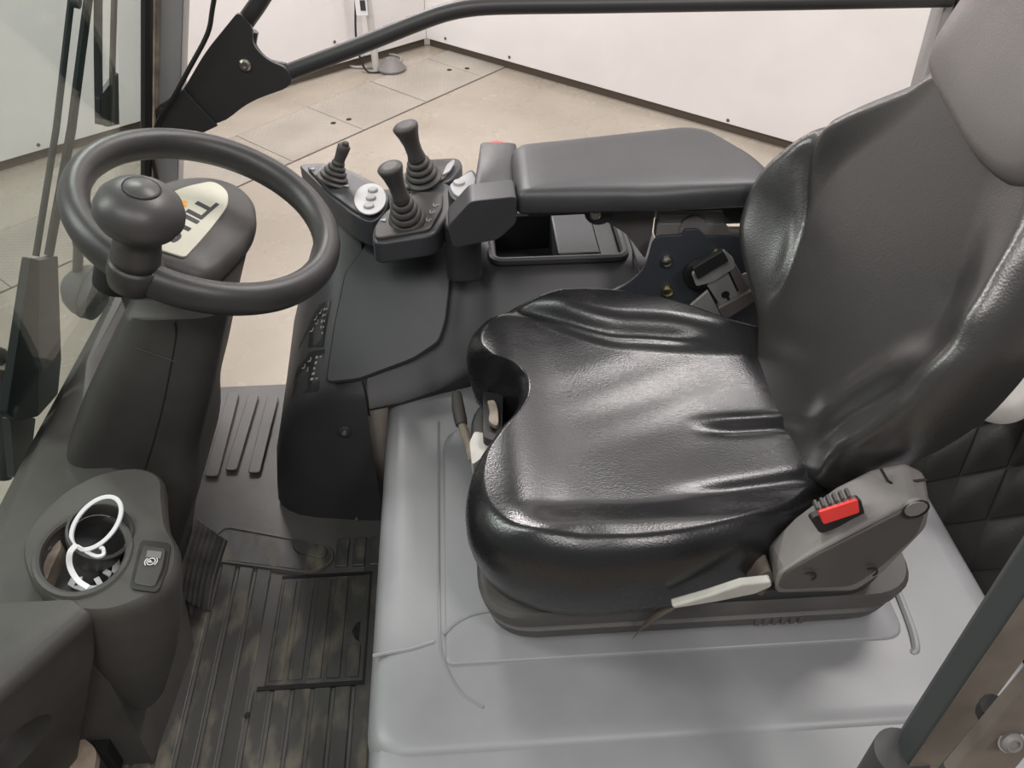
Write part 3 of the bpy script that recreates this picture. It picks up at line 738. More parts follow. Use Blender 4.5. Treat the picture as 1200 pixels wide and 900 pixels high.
# front block with its lower arm
blk = round_poly([(0.0174, 1.2015, 0.69), (0.0893, 1.2132, 0.69), (0.1014, 1.3823, 0.69), (0.0381, 1.3898, 0.69)], 0.010, 3)
def shr(poly, k, z):
    c = sum(poly, Vector())/len(poly)
    return [Vector((c.x + (p.x - c.x)*k, c.y + (p.y - c.y)*k, z)) for p in poly]
obj('front_block', loft([shr(blk, 1.02, 0.650), shr(blk, 1.02, 0.66), shr(blk, 1.0, 0.69), shr(blk, 0.95, 0.699), shr(blk, 0.86, 0.703)]), M['armrest'], ar, sharp=45)
arm = [(0.014, 1.15, 0.7155), (0.0847, 1.15, 0.7215), (0.0836, 1.15, 0.6748), (0.0557, 1.15, 0.6471), (-0.0153, 1.15, 0.6346), (-0.0227, 1.15, 0.673)]
obj('lower_arm', prism(round_poly(arm, 0.008, 3), (0, 0.055, 0)), M['armrest'], ar, bevel=0.006)
obj('switch_plate', prism(round_poly([(-0.0187, 1.296, 0.668), (0.0212, 1.3453, 0.668), (0.0296, 1.2958, 0.668), (0.0125, 1.2447, 0.668), (-0.0108, 1.2605, 0.668)], 0.012), (0, 0, -0.006)), M['silver'], ar, bevel=0.002, label='silver switch plate')
obj('switch_housing', prism(round_poly([(-0.0232, 1.295, 0.664), (0.0215, 1.3595, 0.664), (0.0384, 1.3028, 0.664), (0.0162, 1.2321, 0.664), (-0.0139, 1.251, 0.664)], 0.014), (0, 0, -0.05)), M['console'], ar, bevel=0.004)
obj('switch', lathe([(0, 0), (0.010, 0), (0.009, 0.004), (0, 0.005)], (-0.0016, 1.2979, 0.668), (0, 0, 1), 20), M['pillar'], ar)
obj('stop_button', lathe([(0.010, 0), (0.017, 0.004), (0.017, 0.018), (0.012, 0.026), (0, 0.027)], (0.0668, 1.4069, 0.66), (0, 0.25, 1), 20), M['red'], ar, label='red button at the back')
# underside: knurled height wheels, hinge arm, rails
def knurl(name, o, r):
    bm = bmesh.new(); n = 60
    pr = []
    for h in (0.0, 0.012):
        pr.append([Vector(o) + Vector(((r if q % 2 else r*0.95)*math.cos(2*PI*q/n), h - 0.006, (r if q % 2 else r*0.95)*math.sin(2*PI*q/n))) for q in range(n)])
    return obj(name, loft(pr, bm), M['black'], ar, sharp=20)
knurl('height_wheel', (0.2165, 1.182, 0.6754), 0.024)
obj('wheel_bolt', lathe([(0, 0), (0.009, 0), (0.009, 0.006), (0.006, 0.009), (0, 0.009)], (0.2087, 1.174, 0.6742), (0, -1, 0), 12), M['steel'], ar)
knurl('tilt_wheel', (0.4432, 1.19, 0.6715), 0.028)
obj('hinge_arm', prism(round_poly([(0.2105, 1.2, 0.6593), (0.3112, 1.2, 0.6617), (0.3106, 1.2, 0.616), (0.3042, 1.2, 0.5685), (0.2694, 1.2, 0.6176)], 0.008), (0, 0.03, 0)), M['seatbase'], ar, bevel=0.003)
obj('slide_rail', box(0.318, 0.52, 1.20, 1.235, 0.630, 0.652), M['sidecover'], ar, bevel=0.003)
obj('rail_hub', lathe([(0, 0), (0.022, 0), (0.022, 0.03), (0, 0.03)], (0.375, 1.192, 0.6294), (0, 1, 0), 24), M['sidecover'], ar)
obj('lower_rail', prism(round_poly([(0.3152, 1.194, 0.64), (0.4281, 1.194, 0.6356), (0.4393, 1.194, 0.6192), (0.4881, 1.194, 0.6173), (0.491, 1.194, 0.6026), (0.3158, 1.194, 0.6097)], 0.003, 2), (0, 0.02, 0)), M['sidecover'], ar, bevel=0.002)

# ------------------------------------------------------------------ bracket plate and belt latch beside the seat
br = thing('seat_bracket', 'blue-grey steel bracket plate with zinc bolts between seat and side console', 'bracket', (0.4, 1.18, 0.4))
obj('plate', prism(round_poly([(0.2218, 1.165, 0.5168), (0.2742, 1.165, 0.5455), (0.2984, 1.165, 0.5747), (0.3045, 1.165, 0.6231), (0.3129, 1.165, 0.6338), (0.3502, 1.165, 0.6339), (0.3543, 1.165, 0.6446), (0.3778, 1.165, 0.6437), (0.388, 1.165, 0.6308), (0.4824, 1.165, 0.6254), (0.5433, 1.165, 0.4088), (0.2279, 1.165, 0.4254)], [0.01, 0.03, 0.03, 0.02, 0.008, 0.005, 0.01, 0.01, 0.005, 0.01, 0.01, 0.01]), (0, 0.006, 0)), M['bracket'], br, bevel=0.001)
for q, mk in (((0.3305, 1.164, 0.5888), 'steel'), ((0.3391, 1.164, 0.5294), 'brass'), ((0.4124, 1.164, 0.5983), 'brass')):
    obj('bolt', lathe([(0, 0), (0.0098, 0), (0.0098, 0.003), (0.0085, 0.0065), (0.005, 0.0085), (0, 0.0088)], q, (0, -1, 0), 18), M[mk], br)
obj('rubber_disc', lathe([(0, 0), (0.027, 0), (0.029, 0.004), (0.027, 0.011), (0.018, 0.014), (0, 0.014)], (0.3891, 1.164, 0.5647), (0, -1, 0), 28), M['black'], br)
lt = thing('belt_latch', 'grey seat belt latch tongue with keyhole slot resting beside the backrest', 'belt latch', (0.42, 1.11, 0.45))
YL = 1.13
obj('tongue_plate', prism(round_poly([(0.393, 1.13, 0.5605), (0.4243, 1.13, 0.5839), (0.451, 1.13, 0.5358), (0.4262, 1.13, 0.5128)], 0.004), (0.0, 0.004, 0)), M['greyplate'], lt, bevel=0.001)
obj('keyhole', lathe([(0, 0), (0.0068, 0), (0.0068, 0.001), (0, 0.001)], (0.4273, 1.1298, 0.5405), (0, -1, 0), 18), M['void'], lt)
obj('keyhole_slot', prism([(0.4296, 1.1298, 0.5353), (0.4336, 1.1298, 0.5368), (0.44, 1.1298, 0.5245), (0.4362, 1.1298, 0.5212)], (0, -0.001, 0)), M['void'], lt)
obj('tongue_frame', prism(round_poly([(0.3648, 1.126, 0.5843), (0.3751, 1.126, 0.5607), (0.4021, 1.126, 0.5678), (0.434, 1.126, 0.5943), (0.4284, 1.126, 0.6106), (0.4105, 1.126, 0.6271)], 0.004), (0, 0.008, 0)), M['greyplate'], lt, bevel=0.0015)
obj('tongue_grip', prism(round_poly([(0.362, 1.118, 0.601), (0.4049, 1.118, 0.6324), (0.4176, 1.118, 0.613), (0.3733, 1.118, 0.5795)], 0.003), (0, 0.010, 0)), M['black'], lt, bevel=0.002)
obj('latch_bar', prism(round_poly([(0.4176, 1.122, 0.5173), (0.4659, 1.122, 0.5509), (0.4781, 1.122, 0.5316), (0.4319, 1.122, 0.4919)], 0.003), (0, 0.016, 0)), M['latch'], lt, bevel=0.002)
obj('latch_side', prism(round_poly([(0.4261, 1.128, 0.5868), (0.4356, 1.128, 0.5961), (0.4646, 1.128, 0.5519), (0.4524, 1.128, 0.5406)], 0.002), (0, 0.012, 0)), M['latch'], lt, bevel=0.0015)
obj('lower_plate', prism(round_poly([(0.3646, 1.13, 0.5105), (0.3976, 1.13, 0.5485), (0.4353, 1.13, 0.484), (0.419, 1.13, 0.4667)], 0.003), (0, 0.006, 0)), M['greyplate'], lt, bevel=0.001)
obj('back_plate', prism(round_poly([(0.4531, 1.14, 0.5711), (0.4797, 1.14, 0.5798), (0.4887, 1.14, 0.5184), (0.4698, 1.14, 0.5262)], 0.003), (0, 0.004, 0)), M['greyplate'], lt, bevel=0.001)
obj('latch_pin', lathe([(0, 0), (0.005, 0), (0.005, 0.008), (0, 0.008)], (0.4699, 1.122, 0.5524), (1, -0.4, 0.2), 12), M['void'], lt)

# ------------------------------------------------------------------ control panel and its levers
cpn = thing('lever_console', 'dark grey three-part lever console in front of the armrest', 'console', (-0.1, 1.32, 0.58))
ZP = 0.62
def slab(name, px, z, th, r, mat, parent, bev=0.006, **k):
    return obj(name, prism(round_poly([Vector(p) for p in px], r, 4), (0, 0, -th)), mat, parent, bevel=bev, seg=3, **k)
slab('near_pod', [(-0.146, 1.2113, 0.61), (-0.042, 1.2362, 0.61), (-0.0108, 1.331, 0.61), (-0.0187, 1.4159, 0.61), (-0.0727, 1.413, 0.61), (-0.137, 1.31, 0.61), (-0.1501, 1.2599, 0.61)], ZP, 0.042, 0.018, M['console_panel'], cpn, 0.009)
slab('near_plate', [(-0.1417, 1.2196, 0.616), (-0.0529, 1.2432, 0.616), (-0.0328, 1.3128, 0.616), (-0.031, 1.3672, 0.616), (-0.0747, 1.3732, 0.616), (-0.1312, 1.2933, 0.616), (-0.1458, 1.244, 0.616)], ZP, 0.008, 0.012, M['lever'], cpn, 0.003)
slab('far_pod', [(-0.1056, 1.3802, 0.61), (-0.0171, 1.419, 0.61), (0.0076, 1.4779, 0.61), (0.0003, 1.5136, 0.61), (-0.0612, 1.5106, 0.61), (-0.114, 1.4487, 0.61)], ZP, 0.045, 0.016, M['console_panel'], cpn, 0.009)
slab('far_plate', [(-0.0991, 1.3843, 0.616), (-0.0292, 1.4149, 0.616), (-0.0079, 1.4878, 0.616), (-0.0607, 1.4913, 0.616), (-0.1066, 1.4299, 0.616)], ZP, 0.008, 0.012, M['lever'], cpn, 0.003)
slab('silver_strip', [(-0.0321, 1.4256, 0.619), (-0.0224, 1.4688, 0.619), (-0.0094, 1.4888, 0.619), (-0.008, 1.4748, 0.619), (-0.0179, 1.4413, 0.619)], ZP, 0.004, 0.006, M['silver'], cpn, 0.001, label='silver edge strip')
slab('side_pod', [(-0.3064, 1.5159, 0.605), (-0.2523, 1.5193, 0.605), (-0.2081, 1.4885, 0.605), (-0.1443, 1.4208, 0.605), (-0.1256, 1.3783, 0.605), (-0.1308, 1.3242, 0.605), (-0.1507, 1.2852, 0.605), (-0.186, 1.3162, 0.605), (-0.2351, 1.3888, 0.605)], ZP, 0.05, 0.02, M['console_panel'], cpn, 0.010)
slab('side_plate', [(-0.2871, 1.4957, 0.611), (-0.2492, 1.4966, 0.611), (-0.2053, 1.4629, 0.611), (-0.1458, 1.4, 0.611), (-0.1321, 1.3677, 0.611), (-0.1523, 1.3006, 0.611), (-0.1795, 1.3169, 0.611), (-0.2296, 1.3867, 0.611)], ZP, 0.008, 0.015, M['console'], cpn, 0.003)
ov = Vector((-0.1581, 1.3536, 0.613)); oa = Vector((-0.152, 1.4062, 0.613)) - ov; ob_ = Vector((-0.1306, 1.3366, 0.613)) - ov
obj('button_oval', prism([ov + oa*math.cos(2*PI*k/32) + ob_*math.sin(2*PI*k/32) for k in range(32)], (0, 0, 0.003)), M['silver'], cpn, bevel=0.001, label='silver oval button field')
for t in (-0.52, 0.0, 0.52):
    o_ = ov + oa*t + ob_*(0.05 - 0.1*t) + Vector((0, 0, 0.003))
    obj('button', lathe([(0.0, 0), (0.009, 0), (0.009, 0.0025), (0.0075, 0.004), (0, 0.0042)], o_, (0, 0, 1), 20), M['pillar'], cpn)
for t, q in enumerate(((-0.043, 1.3197, 0.6175), (-0.0488, 1.2966, 0.6175), (-0.0544, 1.2713, 0.6175))):
    v = Vector(q)
    obj('pictogram', box(v.x - 0.005, v.x + 0.001, v.y - 0.006, v.y - 0.004, v.z - 0.001, v.z), M['print'], cpn)
    obj('pictogram', box(v.x - 0.005, v.x - 0.0035, v.y - 0.006, v.y + 0.005, v.z - 0.001, v.z), M['print'], cpn)
    obj('pictogram', box(v.x - 0.001, v.x + 0.005, v.y - 0.001, v.y + 0.001, v.z - 0.001, v.z), M['print'], cpn)
for q in ((-0.1316, 1.2737, 0.6175), (-0.2723, 1.478, 0.6125), (-0.2039, 1.4074, 0.6125)):
    v = Vector(q)
    obj('arrow_mark', prism([v + Vector((-0.006, 0, 0)), v + Vector((0.004, 0.006, 0)), v + Vector((0.004, -0.004, 0))], (0, 0, 0.0006)), M['print'], cpn)

def lever(label, base, mid, top, s):
    base, mid, top = Vector(base), Vector(mid), Vector(top)
    t = thing('control_lever', label, 'lever', base, 'stubby control levers on the lever panel')
    prof = []
    L_ = (mid - base).length
    k = 5
    for i in range(k):
        r0 = (0.034 - 0.0045*i)*s; h0 = L_*i/k
        prof += [(r0*0.86, h0), (r0, h0 + L_*0.06), (r0, h0 + L_*0.12), (r0*0.84, h0 + L_*0.19)]
    prof = [(0, 0)] + prof + [(0.012*s, L_), (0, L_)]
    obj('boot', lathe(prof, base, (mid - base), 28), M['lever'], t, sharp=50)
    d = top - mid; H = d.length
    g = [(0, -0.004), (0.0155*s, -0.004), (0.0142*s, H*0.10), (0.0145*s, H*0.35), (0.0180*s, H*0.65), (0.0220*s, H*0.86), (0.0225*s, H*0.94), (0.0200*s, H*0.99), (0.010*s, H*1.0), (0, H)]
    obj('grip', lathe(g, mid, d, 24), M['lever'], t, sharp=60)
    return t
lever('black control lever nearest the steering wheel rim on the near pod', (-0.0903, 1.2707, 0.616), (-0.097, 1.245, 0.678), (-0.1096, 1.243, 0.7315), 0.92)
lever('black control lever on the far pod, its grip before bright floor', (-0.0646, 1.414, 0.616), (-0.0757, 1.402, 0.6719), (-0.0905, 1.402, 0.7272), 1.0)
l3 = thing('control_lever', 'smallest control lever, with a slim grip, beside the oval button field', 'lever', (-0.2325, 1.4348, 0.611), 'stubby control levers on the lever panel')
b3, m3, t3 = Vector((-0.2319, 1.4282, 0.611)), Vector((-0.2113, 1.435, 0.6554)), Vector((-0.2004, 1.435, 0.681))
L_ = (m3 - b3).length; pr3 = [(0, 0)]
for i in range(5):
    r0 = 0.030 - 0.0045*i; h0 = L_*0.85*i/5
    pr3 += [(r0*0.86, h0), (r0, h0 + L_*0.05), (r0, h0 + L_*0.1), (r0*0.84, h0 + L_*0.16)]
pr3 += [(0.009, L_*0.86), (0, L_*0.88)]
obj('boot', lathe(pr3, b3, m3 - b3, 28), M['lever'], l3, sharp=50)
obj('grip', lathe([(0, L_*0.7), (0.0100, L_*0.7), (0.0100, L_), (0.0112, L_*1.25), (0.0118, L_*1.42), (0.0085, L_*1.50), (0, L_*1.51)], b3, m3 - b3, 20), M['lever'], l3, sharp=60)
obj('grip_tip', lathe([(0, 0), (0.006, 0), (0.006, 0.007), (0.004, 0.009), (0, 0.0095)], t3 + Vector((0.0, 0, -0.006)), (0.25, 0, 0.9), 14), M['lever'], l3)

# ------------------------------------------------------------------ steering column
WN = Vector((0.4018, -0.0612, 0.9137)); WU = Vector((0.9154, 0, -0.4025)); WV = Vector((0.0246, 0.9981, 0.056))
wf_ = frame((-0.3365, 1.029, 0.773), WU, WV, WN)
sco = thing('steering_column', 'dark grey steering column rising from the cab dash with a cream badge on top', 'steering column', (-0.55, 1.04, 0.3))
def csct(xc, yc, a0, a1, b0, b1, r, z, tx=0.0):
    pts = round_poly([(xc - a0, yc - b0, z), (xc + a1, yc - b0, z), (xc + a1, yc + b1, z), (xc - a0, yc + b1, z)], r, 6)
    return pts
secs = [csct(-0.60, 1.03, 0.085, 0.03, 0.07, 0.15, 0.035, 0.0), csct(-0.58, 1.03, 0.095, 0.065, 0.09, 0.16, 0.045, 0.16), csct(-0.545, 1.03, 0.105, 0.095, 0.105, 0.17, 0.055, 0.30), csct(-0.525, 1.03, 0.103, 0.10, 0.10, 0.165, 0.055, 0.40),
        csct(-0.480, 1.03, 0.094, 0.095, 0.095, 0.15, 0.055, 0.50), csct(-0.427, 1.03, 0.078, 0.08, 0.085, 0.13, 0.05, 0.60), csct(-0.395, 1.035, 0.07, 0.072, 0.08, 0.12, 0.045, 0.66)]
zs = smooth_open([(i, 0, 0) for i in range(len(secs))], 4)
dense = []
for p in zs:
    i = min(int(p.x), len(secs) - 2); t = p.x - i
    # Catmull-Rom between sections
    a, b, c, d = secs[max(i-1, 0)], secs[i], secs[i+1], secs[min(i+2, len(secs)-1)]
    dense.append([0.5*((2*b[q]) + (c[q]-a[q])*t + (2*a[q]-5*b[q]+4*c[q]-d[q])*t*t + (3*b[q]-a[q]-3*c[q]+d[q])*t**3) for q in range(len(b))])
lower = obj('column_shroud', loft(dense), M['column'], sco, sharp=60)
obj('shroud_joint', tube(smooth_open([(-0.3919, 0.951, 0.66), (-0.3966, 0.9502, 0.6338), (-0.4139, 0.9435, 0.5872), (-0.4369, 0.9375, 0.5298), (-0.4646, 0.933, 0.4677), (-0.4973, 0.93, 0.4002)], 5), 0.0014, 6), M['void'], sco)
obj('shroud_joint', tube(smooth_open([(-0.4839, 0.9671, 0.6207), (-0.453, 0.9485, 0.6188), (-0.427, 0.9458, 0.606), (-0.4051, 0.9444, 0.5952)], 5), 0.0011, 6), M['seal'], sco)
# head with the badge
def pod2(pts, h): return [wf_(a, b, h) for a, b in pts]
hp_ = [(-0.112, 0.05), (-0.105, 0.105), (-0.075, 0.165), (-0.03, 0.205), (0.012, 0.212), (0.045, 0.185), (0.060, 0.14), (0.060, 0.09), (0.045, 0.03), (0.020, -0.028), (-0.03, -0.032), (-0.085, -0.03), (-0.11, 0.0)]
def hring(k, h, da=0.0, db=0.0):
    s_ = smooth_closed([(a, b, 0) for a, b in hp_], 72); c = Vector((-0.045, 0.09, 0))
    return [wf_(c.x + (p.x - c.x)*k + da, c.y + (p.y - c.y)*k + db, h) for p in s_]
obj('column_head', loft([hring(0.62, -0.20, -0.0, -0.03), hring(0.80, -0.16, 0, -0.02), hring(0.93, -0.118, 0, -0.005), hring(1.0, -0.100), hring(1.0, -0.092), hring(0.97, -0.080), hring(0.88, -0.073), hring(0.6, -0.071)]), M['pod'], sco, sharp=50)
bd = round_poly([Vector((a, b, 0)) for a, b in [(-0.092, -0.012), (-0.016, -0.012), (0.000, 0.055), (0.014, 0.135), (0.006, 0.172), (-0.018, 0.186), (-0.055, 0.145), (-0.09, 0.07)]], [0.006, 0.006, 0.05, 0.03, 0.02, 0.02, 0.06, 0.03], 5)
badge = obj('badge', prism([wf_(p.x, p.y, -0.072) for p in bd], WN*0.0035), M['badge'], sco, bevel=0.0012, label='cream badge plate with dark lettering')
text_mesh('lettering', 'STILL', 0.034, wf_(-0.028, 0.072, -0.0682), WV + WU*0.30, -WU + WV*0.30, 0.0004, M['ink'], badge, 1.6, 0.0011)
oq = [wf_(-0.052, 0.096, -0.0684), wf_(-0.039, 0.099, -0.0684), wf_(-0.042, 0.112, -0.0684), wf_(-0.055, 0.109, -0.0684)]
obj('orange_square', prism(oq, WN*0.0006), M['orange'], badge, label='orange square print')
obj('hub_shaft', lathe([(0, -0.16), (0.03, -0.16), (0.028, -0.02), (0.035, -0.012), (0, -0.012)], wf_(-0.10, 0.0, 0), WN, 20), M['black'], sco)

# ------------------------------------------------------------------ steering wheel
swl = thing('steering_wheel', 'dark grey steering wheel with a spinner knob on its rim', 'steering wheel', (-0.3365, 1.029, 0.773))
n = 96
rings = []
for k in range(n):
    a = 2*PI*k/n
    e = WU*math.cos(a) + WV*math.sin(a)
    c = Vector((-0.3365, 1.029, 0.773)) + e*0.160
    rings.append([c + e*(0.0185*math.cos(2*PI*q/18)) + WN*(0.0225*math.sin(2*PI*q/18)) for q in range(18)])
rings.append(rings[0])
bm = loft(rings, None, False, False); bmesh.ops.remove_doubles(bm, verts=bm.verts, dist=1e-6)
obj('rim', bm, M['wheel'], swl, sharp=0)
# boss of the knob grows out of the rim; a spoke dips to the hub
kb = (-0.0535, -0.1508)
kc = wf_(*kb, 0.0)
obj('knob_boss', lathe([(0.0, -0.026), (0.020, -0.025), (0.029, -0.016), (0.032, 0.0), (0.032, 0.012), (0.030, 0.018), (0, 0.018)], kc, WN, 32), M['wheel'], swl, sharp=0)
obj('spoke', tube(smooth_open([kc + WN*-0.008, wf_(kb[0]*0.95, kb[1]*0.78, -0.04), wf_(kb[0]*1.0, kb[1]*0.42, -0.075), wf_(-0.09, 0.0, -0.09)], 6), [0.018, 0.0175, 0.017, 0.0165, 0.016, 0.016, 0.016, 0.016, 0.016, 0.016, 0.017, 0.018, 0.02, 0.021, 0.022, 0.022, 0.022, 0.022, 0.022], 14), M['wheel'], swl, sharp=0)
kd = (WN + Vector((-0.07, 0.0, 0))).normalized()
sk = obj('spinner_knob', lathe([(0, 0.012), (0.0275, 0.012), (0.0275, 0.03), (0.0262, 0.048), (0.027, 0.060), (0.034, 0.066), (0.043, 0.073), (0.0485, 0.083), (0.0485, 0.092), (0.044, 0.104), (0.035, 0.1135), (0.024, 0.1188), (0.012, 0.1215), (0, 0.122)], kc, kd, 44), M['knob'], swl, sharp=0)
obj('knob_cap', lathe([(0.0, 0.1195), (0.0185, 0.1195), (0.0190, 0.1208), (0.0175, 0.1222), (0, 0.1236)], kc, kd, 36), M['knob'], sk, sharp=40)
obj('cap_joint', tube([kc + kd*0.1204 + (kd.orthogonal().normalized()*math.cos(a) + kd.cross(kd.orthogonal().normalized())*math.sin(a))*0.0198 for a in [2*PI*k/36 for k in range(36)]], 0.0009, 5, closed=True), M['void'], sk)

# ------------------------------------------------------------------ dash, cup console, knee box
ds = thing('dash_board', 'dusty dark grey dash sill along the foot of the windshield', 'dash', (-0.62, 0.9, 0))
def dsec(y, x1, z):
    return [Vector(p) for p in [(-0.73, y, -0.02), (-0.73, y, z - 0.06), (-0.70, y, z - 0.035), (-0.684, y, z - 0.012), (-0.66, y, z), (x1 - 0.03, y, z + 0.002), (x1 - 0.008, y, z - 0.006), (x1, y, z - 0.025), (x1 - 0.01, y, -0.02)]]
obj('dash_shell', loft([dsec(0.668, -0.52, 0.405), dsec(0.76, -0.51, 0.405), dsec(0.88, -0.50, 0.405), dsec(0.97, -0.53, 0.405), dsec(1.06, -0.60, 0.405), dsec(1.2, -0.635, 0.40), dsec(1.62, -0.655, 0.385)]), M['dash'], ds, sharp=55)

cc = thing('cup_console', 'dark grey dash pod with an open cup hole and parking brake switch', 'console', (-0.5, 0.72, 0.1))
top = [(-0.60, 0.76), (-0.585, 0.83), (-0.545, 0.875), (-0.49, 0.89), (-0.447, 0.87), (-0.432, 0.825), (-0.415, 0.775), (-0.392, 0.735), (-0.388, 0.69), (-0.41, 0.66), (-0.455, 0.640), (-0.51, 0.65), (-0.565, 0.69)]
tp = smooth_closed([(a, b, 0) for a, b in top], 64)
def cring(k, z, cx=-0.50, cy=0.75, dx=0.0, dy=0.0): return [Vector((cx + (p.x - cx)*k + dx, cy + (p.y - cy)*k + dy, z)) for p in tp]
cco = obj('pod_shell', loft([cring(0.30, 0.13, dx=-0.03, dy=-0.03), cring(0.45, 0.16, dx=-0.028, dy=-0.024), cring(0.70, 0.25, dx=-0.018, dy=-0.012), cring(0.88, 0.34, dx=-0.008, dy=-0.004), cring(0.985, 0.42), cring(1.0, 0.436), cring(0.985, 0.445), cring(0.95, 0.450), cring(0.6, 0.452)]), M['dash'], cc, sharp=55)
ec = Vector((-0.5126, 0.7326, 0.45))
ea, eb = Vector((-0.4558, 0.7372, 0.45)) - ec, Vector((-0.5277, 0.7973, 0.45)) - ec
el = lambda s, z: [Vector((ec.x, ec.y, 0)) + s*Vector((ea.x*math.cos(a) + eb.x*math.sin(a), ea.y*math.cos(a) + eb.y*math.sin(a), 0)) + Vector((0, 0, z)) for a in [2*PI*k/40 for k in range(40)]]
cut(cco, loft([el(1, 0.30), el(1, 0.5)]))
obj('hole_rim', tube([p for p in el(1.03, 0.450)], 0.006, 8, closed=True), M['dash'], cc)
obj('hole_floor', loft([el(0.99, 0.385), el(0.99, 0.39)]), M['void'], cc)
obj('hole_bracket', prism(round_poly([(-0.5755, 0.7369, 0.43), (-0.5831, 0.7657, 0.43), (-0.5712, 0.7913, 0.43), (-0.5578, 0.764, 0.43), (-0.5597, 0.7289, 0.43), (-0.5585, 0.7058, 0.43)], 0.006), (0, 0, -0.03)), M['tan'], cc, bevel=0.002, label='dusty brown bracket inside the hole')
obj('bracket_bolt', lathe([(0, 0), (0.008, 0), (0.008, 0.004), (0.005, 0.006), (0, 0.006)], (-0.5759, 0.7587, 0.431), (0, 0, 1), 14), M['seatbase'], cc)
obj('bracket_hole', lathe([(0, 0), (0.006, 0), (0.006, 0.001), (0, 0.001)], (-0.5756, 0.7808, 0.4305), (0, 0, 1), 14), M['void'], cc)
rq = [(-0.4425, 0.7491, 0.4535), (-0.4017, 0.7407, 0.4535), (-0.3967, 0.7003, 0.4535), (-0.3994, 0.6626, 0.4535), (-0.4359, 0.6702, 0.4535), (-0.439, 0.6938, 0.4535)]
obj('switch_recess', prism(round_poly(rq, 0.008), (0, 0, -0.004)), M['seal'], cc, bevel=0.001)
sb_ = obj('brake_switch', prism(round_poly([(-0.4353, 0.7357, 0.459), (-0.4039, 0.728, 0.459), (-0.4008, 0.6965, 0.459), (-0.4049, 0.6696, 0.455), (-0.433, 0.6766, 0.455), (-0.4339, 0.6995, 0.458)], 0.006), (0, 0, -0.008)), M['column'], cc, bevel=0.0025)
v = Vector((-0.417, 0.7066, 0.4595))
def circ(r, a0=0, a1=2*PI, k=16): return [v + Vector((r*math.sin(a), -r*math.cos(a), 0)) for a in [a0 + (a1 - a0)*i/k for i in range(k + 1)]]
obj('brake_symbol', tube(circ(0.0052)[:-1], 0.0006, 5, closed=True), M['white'], sb_)
obj('brake_symbol', tube(circ(0.0078, PI*0.25, PI*0.75), 0.0006, 5), M['white'], sb_)
obj('brake_symbol', tube(circ(0.0078, PI*1.25, PI*1.75), 0.0006, 5), M['white'], sb_)
text_mesh('brake_letter', 'P', 0.0085, v + Vector((0, 0, 0.0)), (0.1, 1, 0), (-1, 0.1, 0), 0.0003, M['white'], sb_)
obj('switch_lens', prism(round_poly([(-0.426, 0.725, 0.4594), (-0.4065, 0.721, 0.4594), (-0.406, 0.71, 0.4594), (-0.4254, 0.714, 0.4594)], 0.001, 2), (0, 0, 0.0006)), M['sidecover'], sb_)

# loose cup standing askew in the hole
cb = Vector((-0.5134, 0.7607, 0.425)); ct = Vector((-0.4905, 0.7532, 0.47)); ca = (ct - cb).normalized()
cup = thing('cup_insert', 'loose grey plastic cup ring standing in the dash cup hole', 'cup', cb)
hc = (ct - cb).length
obj('cup_wall', lathe([(0.0300, 0.0), (0.0335, 0.0), (0.0385, hc*0.75), (0.041, hc*0.78), (0.0415, hc), (0.0385, hc + 0.002), (0.036, hc*0.97), (0.034, hc*0.6), (0.0305, 0.004)], cb, ca, 44), M['column'], cup, sharp=45)
obj('cup_floor', lathe([(0, 0.0035), (0.031, 0.0035), (0.031, 0.006), (0, 0.006)], cb, ca, 32), M['black'], cup)
obj('cup_line', tube([cb + ca*hc*0.62 + (ca.orthogonal().normalized()*math.cos(a) + ca.cross(ca.orthogonal().normalized())*math.sin(a))*0.0342 for a in [2*PI*k/36 for k in range(36)]], 0.0007, 5, closed=True), M['silver'], cup)

# white nylon ring clip under and over the cup
wr = thing('ring_clip', 'white nylon ring clip looped over the cup in the dash hole', 'ring clip', (-0.5232, 0.7382, 0.405))
lo_c = Vector((-0.5327, 0.7587, 0.405))
la_, lb_ = Vector((-0.4893, 0.7501, 0.405)) - lo_c, Vector((-0.5147, 0.7101, 0.405)) - lo_c
def strap(path, w, t, closed=False, nrm=None):
    """flat band along a path"""
    P_ = [Vector(p) for p in path]; k = len(P_); rings = []
    for i in range(k):
        d = (P_[(i+1) % k] - P_[i-1]) if closed else (P_[min(i+1, k-1)] - P_[max(i-1, 0)])
        d.normalize(); nn = Vector(nrm); nn = (nn - d*nn.dot(d)).normalized(); s = d.cross(nn)
        rings.append([P_[i] + s*(w/2)*x + nn*(t/2)*y for x, y in ((-1, -1), (1, -1), (1, 1), (-1, 1))])
    if closed: rings.append(rings[0])
    bm = loft(rings, None, not closed, not closed)
    if closed: bmesh.ops.remove_doubles(bm, verts=bm.verts, dist=1e-6)
    return bm
obj('lower_ring', strap([lo_c + la_*math.cos(a) + lb_*math.sin(a) for a in [2*PI*k/40 for k in range(40)]], 0.010, 0.003, True, (0, 0, 1)), M['white'], wr, bevel=0.0008)
u0 = Vector((-0.4858, 0.745, 0.495)); ua = Vector((-0.4584, 0.7647, 0.515)) - u0; ub = Vector((-0.5029, 0.7591, 0.505)) - u0
obj('upper_ring', strap([u0 + ua*math.cos(a) + ub*math.sin(a) for a in [2*PI*k/40 for k in range(40)]], 0.0055, 0.004, True, ua.cross(ub)), M['white'], wr, bevel=0.001)
obj('tail', strap(smooth_open([(-0.5047, 0.7182, 0.487), (-0.5108, 0.7074, 0.484), (-0.5121, 0.697, 0.47), (-0.5027, 0.6843, 0.458), (-0.4879, 0.6753, 0.453)], 6), 0.007, 0.003, False, (0.5, -0.3, 0.8)), M['white'], wr, bevel=0.0008)
